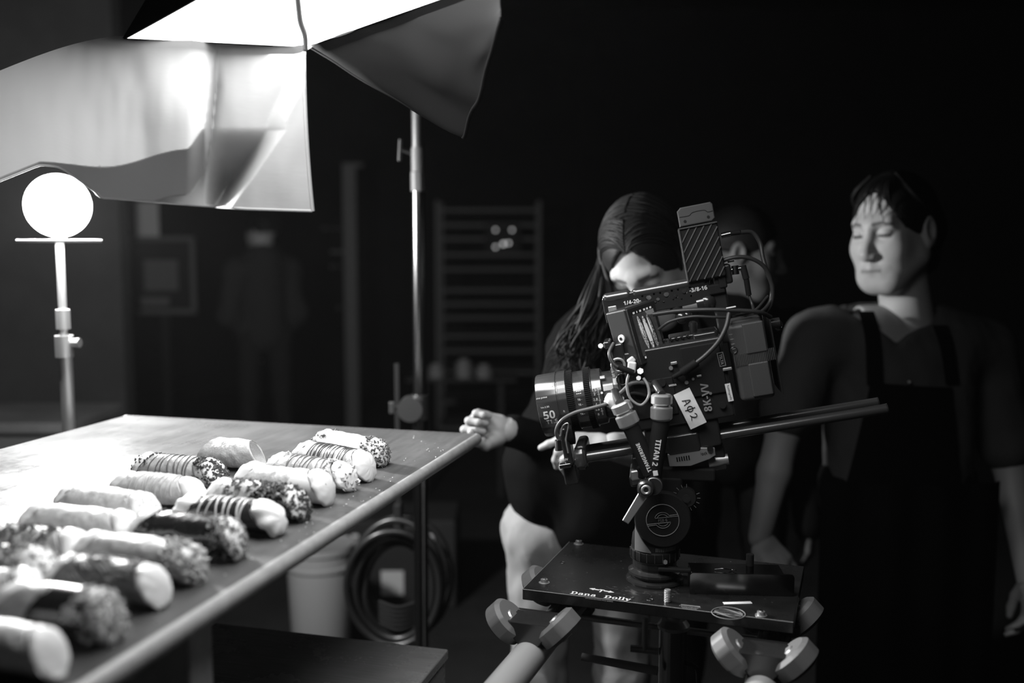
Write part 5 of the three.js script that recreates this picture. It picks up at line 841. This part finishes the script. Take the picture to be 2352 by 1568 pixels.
  const side = V(0.07, 0, 0), tf = [[sL.clone().lerp(sR, 0.1), sL.clone().lerp(sR, 0.9), 0.065], [nb, waist, 0.09, 0.1], [sL.clone().lerp(nb, 0.4), waist.clone().sub(side), 0.08, 0.09], [sR.clone().lerp(nb, 0.4), waist.clone().add(side), 0.08, 0.09], [waist.clone().sub(side), waist.clone().add(side), 0.098], [waist.clone().sub(side), V(hip.x - 0.075, 0.925, hip.z + 0.02), 0.085, 0.088], [waist.clone().add(V(0.03, 0, 0.02)), V(hip.x + 0.03, 0.87, hip.z + 0.03), 0.1, 0.11], [waist.clone().add(V(0.06, 0, 0)), V(hip.x + 0.1, 0.8, hip.z + 0.03), 0.1, 0.11], [sL, eL, 0.052, 0.05], [eL, eL.clone().lerp(wL, 0.94), 0.046, 0.034], [sR, eR, 0.052, 0.05]];
  add('top', W(wrinkle(fieldMesh(tf, 0.03, 0.01), 0.006, 14)), topM, t);
   
  const hl = hip.clone().sub(foot); legs(hl.clone().add(V(-0.085, -0.03, 0.0)), hl.clone().add(V(0.085, -0.03, 0)), 0.02, mat('pale worn denim', 0.25, 0.85, 0, { bumpMap: finegrain, bumpScale: 0.0006 }), M.blackRubber, t, 0.08);
}

// the man half hidden behind the transmitter, facing right
{
  const d = 2.75, hc = at(1712, 582, d), hm = headFrame(hc, 72 * DEG, 6 * DEG, 0), foot = V(hc.x, 0, hc.z - 0.05), t = thing('person', 'person in black half hidden behind the transmitter in deep shadow', 'person', foot), W = (g) => g.translate(-foot.x, 0, -foot.z);
  const nb = hc.clone().add(V(-0.02, -0.19, -0.05)), sL = nb.clone().add(V(-0.2, -0.05, 0.05)), sR = nb.clone().add(V(0.2, -0.05, -0.05)), eL = sL.clone().add(V(-0.03, -0.3, 0)), eR = sR.clone().add(V(0.03, -0.3, 0)), wL = eL.clone().add(V(0.02, -0.24, 0.06)), wR = eR.clone().add(V(0, -0.24, 0.06)), hip = nb.clone().setY(0.9);
  const rest = [[0.4, 0.4, 0.3], [0.45, 0.4, 0.3], [0.45, 0.4, 0.3], [0.5, 0.4, 0.3]], th = [[0.035, 0.05, -0.025], [0.036, 0.08, -0.035], [0.03, 0.1, -0.04]];
  skinMesh([headGeometry(hm, nb, { cell: 0.004, neck: 0.058 }), fieldMesh([[nb, hip, 0.08, 0.09], [sL, sR, 0.045], [sL, eL, 0.045, 0.04], [eL, wL, 0.04, 0.028], [sR, eR, 0.045, 0.04], [eR, wR, 0.04, 0.028]], 0.03, 0.012), handGeometry(handFrame(wL, V(0, -1, 0.1), V(-0.9, 0, 0.3)), 1, rest, th, 0.005), handGeometry(handFrame(wR, V(0, -1, 0.1), V(0.9, 0, 0.3)), -1, rest, th, 0.005)].map(W), t, mat('deep skin', 0.1, 0.5, 0, { vertexColors: true, specularIntensity: 0.4 }));  // skin colour lowered to stand in for the dim light here
  add('hair', [skullCap(hm, 0.004, 0.11, 0.07, 0.0)].map(W), hairM, t);
  add('jacket', W(wrinkle(fieldMesh([[sL, sR, 0.075], [nb, hip, 0.12, 0.13], [sL, eL, 0.065, 0.058], [eL, wL, 0.058, 0.045], [sR, eR, 0.065, 0.058], [eR, wR, 0.058, 0.045]], 0.05, 0.012), 0.006, 14)), shirtM(0.004, 'black jacket cloth'), t);
  const hl = hip.clone().sub(foot); legs(hl.clone().add(V(-0.09, -0.02, 0)), hl.clone().add(V(0.09, -0.02, 0)), 0.03, shirtM(0.004, 'black trousers'), M.blackRubber, t);
}
// someone far back in a dark jacket, seen below the skirt of the light
{
  const d = 6.4, hc = at(600, 534, d), hm = headFrame(hc, -120 * DEG, 0, 0), foot = V(hc.x, 0, hc.z), t = thing('person', 'person in dark jacket standing far back below the light skirt', 'person', foot), W = (g) => g.translate(-foot.x, 0, -foot.z);
  const nb = hc.clone().add(V(0, -0.18, -0.02)), sL = nb.clone().add(V(-0.14, -0.06, 0.12)), sR = nb.clone().add(V(0.14, -0.06, -0.12)), eL = sL.clone().add(V(-0.05, -0.28, 0.03)), eR = sR.clone().add(V(0.05, -0.28, 0)), wL = eL.clone().add(V(0.12, -0.18, -0.16)), wR = eR.clone().add(V(-0.12, -0.18, -0.08)), hip = nb.clone().setY(0.88);
  const rest = [[0.4, 0.4, 0.3], [0.45, 0.4, 0.3], [0.45, 0.4, 0.3], [0.5, 0.4, 0.3]], th = [[0.035, 0.05, -0.025], [0.036, 0.08, -0.035], [0.03, 0.1, -0.04]];
  skinMesh([headGeometry(hm, nb, { cell: 0.005, neck: 0.055 }), fieldMesh([[nb, hip, 0.08, 0.09], [sL, sR, 0.045], [sL, eL, 0.045, 0.04], [eL, wL, 0.04, 0.028], [sR, eR, 0.045, 0.04], [eR, wR, 0.04, 0.028]], 0.03, 0.013), handGeometry(handFrame(wL, V(0, -1, 0.1), V(-0.9, 0, 0.3)), 1, rest, th, 0.006), handGeometry(handFrame(wR, V(0, -1, 0.1), V(0.9, 0, 0.3)), -1, rest, th, 0.006)].map(W), t, mat('skin in the back', 0.3, 0.6, 0, { vertexColors: true }));
  add('cap', [skullCap(hm, 0.01, 0.1, 0.07, 0.0)].map(W), hairM, t);
  add('jacket', W(wrinkle(fieldMesh([[sL, sR, 0.08], [nb, hip, 0.13, 0.14], [sL, eL, 0.07, 0.062], [eL, wL, 0.06, 0.048], [sR, eR, 0.07, 0.062], [eR, wR, 0.06, 0.048]], 0.05, 0.013), 0.008, 13)), shirtM(0.03, 'dark jacket cloth'), t);
  const hl = hip.clone().sub(foot); legs(hl.clone().add(V(-0.08, -0.02, 0.04)), hl.clone().add(V(0.08, -0.02, -0.04)), 0.03, shirtM(0.02, 'dark trousers'), M.blackRubber, t);
}

// ---------- things in the dark behind ----------
{ // plastic bucket with lid rim
  const y0 = 0, d = 3.45, c = at(735, 1300, d), h = at(735, 1247, d).y, t = thing('plastic_bucket', 'white plastic bucket on the floor behind the wooden box', 'bucket', V(c.x, 0, c.z)), R = 0.112;
  add('tub', latheC([[0, 0.002], [R * 0.86, 0.002], [R * 0.87, 0.006], [R, h - 0.06], [R, h - 0.005], [R * 0.98, h - 0.005], [R * 0.85, 0.01], [0, 0.01]], 48), mat('white bucket plastic', 0.22, 0.45), t);
  add('rim_band', latheC([[R, h - 0.075], [R * 1.05, h - 0.073], [R * 1.05, h - 0.062], [R, h - 0.06]], 48), mat('white bucket plastic', 0.22, 0.45), t);
  add('lid', latheC([[0, h - 0.002], [R * 0.95, h - 0.002], [R * 1.05, h + 0.004], [R * 1.06, h - 0.016], [R * 1.03, h - 0.018]], 48), mat('white bucket plastic', 0.22, 0.4), t);
}
{ // black cable coil hung on the stand, one thing of a few turns
  const d = 2.62, c = at(917, 1338, d), t = thing('cable_coil', 'large coil of thick black cable hanging below the table corner', 'cable', c);
  for (let k = 0; k < 11; k++) { const pts = [], R = 0.108 + 0.0125 * (k % 4) + rr(-0.004, 0.004), sx = rr(0.78, 0.9), ox = rr(-0.01, 0.01), oy = rr(-0.012, 0.012), oz = (k - 5) * 0.012; for (let i = 0; i <= 40; i++) { const a = i / 40 * 6.283; pts.push(V(R * sx * Math.cos(a) + ox, R * 1.12 * Math.sin(a) + oy, oz + 0.008 * Math.sin(a * 2 + k))); } add('cable_turn', tube(pts, 0.0095, 80, 10), mat('black rubber cable', 0.012, 0.35), t); }
  add('hanging_strap', [box(0.02, 0.09, 0.05, 0.004, 0, 0.17, 0), box(0.012, 0.4, 0.004, 0.001, 0.0, 0.38, 0)], M.blackMatte, t);
  const end = []; for (let i = 0; i < 6; i++) end.push(tube([V(-0.05, -0.04 - i * 0.011, 0.03), V(0, -0.05 - i * 0.012, 0.045), V(0.05, -0.042 - i * 0.011, 0.03)], 0.0055, 16, 8));
  add('cable_wrap', end, M.blackRubber, t);
}
{ // equipment case behind the coil, with a paper label, its colour darkened in place of shade
  const d = 4.0, c = at(905, 1400, d), top = at(905, 1190, d).y, t = thing('equipment_case', 'dark equipment case with grey card label behind the cable coil', 'case', V(c.x, 0, c.z)), w = 0.5;
  add('case_shell', box(w, top, 0.3, 0.012, 0, top / 2, -0.15), mat('dark case plastic', 0.025, 0.6), t);
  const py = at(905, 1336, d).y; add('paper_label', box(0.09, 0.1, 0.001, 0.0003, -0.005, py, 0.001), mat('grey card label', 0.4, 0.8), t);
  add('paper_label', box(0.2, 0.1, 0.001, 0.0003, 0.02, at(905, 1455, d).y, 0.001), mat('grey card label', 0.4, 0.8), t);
  for (const x of [-0.15, 0.15]) add('latch', box(0.03, 0.05, 0.012, 0.003, x, top - 0.08, 0.004), M.brushed, t);
}
{ // rack of trays with slatted edges at the back
  const d = 7.4, x0 = at(1005, 600, d).x, x1 = at(1238, 600, d).x, z = at(1005, 600, d).z, t = thing('tray_rack', 'tall dark rack with rows of tray edges in the far background', 'rack', V((x0 + x1) / 2, 0, z)), w = x1 - x0, top = at(1100, 470, d).y;
  const rm = mat('dark grey painted steel', 0.07, 0.6);
  for (const sx of [-1, 1]) for (const dz of [0, -0.45]) add('upright', box(0.028, top + 0.03, 0.028, 0.003, sx * w / 2, (top + 0.03) / 2, dz), rm, t);
  for (const [py, lit] of [[484, 1], [518, 0], [550, 0], [586, 0], [620, 0], [668, 1], [700, 0], [732, 0], [775, 0], [810, 0], [860, 0], [930, 0]]) { const y = at(1120, py, d).y; add('tray', [box(w - 0.03, 0.012, 0.44, 0.002, 0, y, -0.225), box(w - 0.03, 0.022, 0.006, 0.002, 0, y + 0.004, 0)], rm, t); }
  add('foot_frame', box(w, 0.03, 0.48, 0.004, 0, 0.06, -0.225), rm, t);
  for (const sx of [-1, 1]) for (const dz of [0, -0.45]) add('caster', new THREE.CylinderGeometry(0.03, 0.03, 0.025, 20).rotateZ(Math.PI / 2).translate(sx * w / 2, 0.03, dz), M.blackRubber, t);
}
{ // added charger with glowing spots in place of knob glints
  const d = 7.3, c = at(1155, 548, d), t = thing('glint_backboard', 'small added charger with four glowing indicator lights on the tray rack', 'backboard', c);
  add('glint_board', box(0.26, 0.2, 0.05, 0.008, 0, 0, -0.03), M.blackMatte, t);
  for (const [px, py, s, e] of [[1138, 528, 0.006, 0.9], [1176, 528, 0.006, 0.9], [1138, 567, 0.006, 1.1], [1156, 560, 0.007, 1.4], [1168, 558, 0.006, 1.2]]) { const p = at(px, py, d).sub(c); add('glint_spot', new THREE.SphereGeometry(s * 1.6, 14, 10).translate(p.x, p.y, 0), mat('glint glow', 0.1, 0.5, 0, { emissive: grey(1), emissiveIntensity: e }), t); }
}
{ // door post at the back and a folded stand beside it
  const d = 7.6, x = at(806, 600, d).x, z = at(806, 600, d).z, t = thing('door_post', 'grey upright post with hooks in the background left of chrome stand', 'post', V(x, 0, z)), top = at(806, 376, d).y;
  add('post', box(0.1, top, 0.06, 0.004, 0, top / 2, 0), mat('grey painted post', 0.1, 0.6), t);
  add('post_cap', box(0.12, 0.03, 0.05, 0.004, 0.04, top - 0.015, 0), mat('grey painted post', 0.1, 0.6), t);
  for (const [px, py] of [[748, 525], [764, 612], [778, 706]]) { const p = at(px, py, d); add('hook', [rod(V(0, p.y, 0.02), V(p.x - x, p.y, 0.05), 0.006), new THREE.SphereGeometry(0.018, 14, 10).translate(p.x - x, p.y, 0.05)], mat('dull hook', 0.05, 0.5), t); }
  const y = at(770, 578, d).y; add('shelf_arm', box(0.12, 0.02, 0.04, 0.003, -0.09, y, 0.02), mat('grey painted post', 0.1, 0.6), t);
}
{ // framed wall box and the sheet above it
  const d = 6.9, a = at(293, 548, d), b = at(442, 716, d), z = a.z, t = thing('wall_cabinet', 'dark framed wall cabinet with glass front in the left background', 'cabinet', V((a.x + b.x) / 2, 0, z)), w = b.x - a.x, h = a.y - b.y, cy = (a.y + b.y) / 2, fm = mat('grey cabinet frame', 0.1, 0.6), s = 0.034;
  add('back_box', box(w, h, 0.1, 0.003, 0, cy, -0.05), mat('dark cabinet', 0.02, 0.6), t);
  for (const [x, y, ww, hh] of [[0, cy + h / 2, w + s, s], [0, cy - h / 2, w + s, s], [-w / 2, cy, s, h], [w / 2, cy, s, h]]) add('frame_bar', box(ww, hh, 0.02, 0.003, x, y, 0.008), fm, t);
  add('notice_sheet', box(w * 0.52, h * 0.42, 0.002, 0.0005, 0.0, cy + 0.0, 0.004), mat('grey notice card', 0.12, 0.8), t);
  add('notice_sheet', box(w * 0.45, h * 0.12, 0.002, 0.0005, -0.05, cy - h * 0.36, 0.004), mat('grey notice card', 0.12, 0.8), t);
  add('mounting_post', box(0.05, cy - h / 2, 0.05, 0.004, 0, (cy - h / 2) / 2, -0.06), mat('dark cabinet', 0.02, 0.6), t);
  const pa = at(312, 470, d), pb = at(364, 545, d); const t2 = tag(add('paper_sheet', box(pb.x - pa.x, pa.y - pb.y + 0.02, 0.003, 0.0008, (pa.x + pb.x) / 2, (pa.y + pb.y) / 2 + 0.01, z - 0.02), mat('pale paper', 0.5, 0.8), scene), 'pale narrow sheet standing on top of the wall cabinet', 'sheet');
}
{ // long counter at the left below the globe lamp
  const y = 0.86, c0 = onLevel(282, 925, y), c1 = onLevel(-300, 990, y), t = thing('counter', 'low counter along the left wall behind the globe lamp', 'counter', V(0, 0, 0)), zf = -3.3, zb = c0.z, x1 = c0.x, x0 = -4.98;
  add('counter_top', metreUv(box(x1 - x0, 0.035, zf - zb, 0.004, (x0 + x1) / 2, y - 0.0175, (zf + zb) / 2), 0.6), mat('grey counter laminate', 0.1, 0.5, 0, { map: worn }), t);
  add('counter_front', metreUv(box(x1 - x0 - 0.04, y - 0.05, 0.03, 0.003, (x0 + x1) / 2, (y - 0.05) / 2, zf - 0.05), 0.6), mat('dark counter board', 0.05, 0.6), t);
  add('counter_side', metreUv(box(0.03, y - 0.05, zf - zb - 0.1, 0.003, x1 - 0.04, (y - 0.05) / 2, (zf + zb) / 2), 0.6), mat('dark counter board', 0.05, 0.6), t);
}
{ // small jars on a shelf behind the bending person
  const d = 5.6, y = at(1050, 868, d).y, z = at(1050, 868, d).z, t = thing('side_shelf', 'dim low shelf in the background behind the table corner', 'shelf', V(at(1060, 868, d).x, 0, z));
  add('shelf_board', box(0.62, 0.02, 0.25, 0.003, 0, y - 0.01, -0.1), mat('dark shelf', 0.03, 0.6), t);
  for (const x of [-0.22, 0.22]) add('shelf_leg', box(0.03, y - 0.02, 0.03, 0.003, x, (y - 0.02) / 2, -0.1), mat('dark shelf', 0.03, 0.6), t);
  [[1003, 0.07, 'round dim jar at the left end of the background shelf'], [1066, 0.095, 'taller dim jar in the middle of the background shelf'], [1112, 0.065, 'small dim jar at the right end of the background shelf']].forEach(([px, h, lab]) => { const p = at(px, 868, d), j = thing('jar', lab, 'jar', V(p.x, y, z), 'jars on the background shelf'); add('jar_body', latheC([[0, 0], [0.042, 0], [0.047, 0.006], [0.047, h - 0.01], [0.036, h], [0, h]], 24), mat('grey jar', 0.15, 0.3), j); add('lid', latheC([[0, h], [0.028, h], [0.028, h + 0.014], [0, h + 0.016]], 24), mat('grey jar', 0.15, 0.4), j); });
}

scene.traverse((o) => { if (o.isMesh) o.castShadow = o.receiveShadow = true; });
renderer.render(scene, camera);
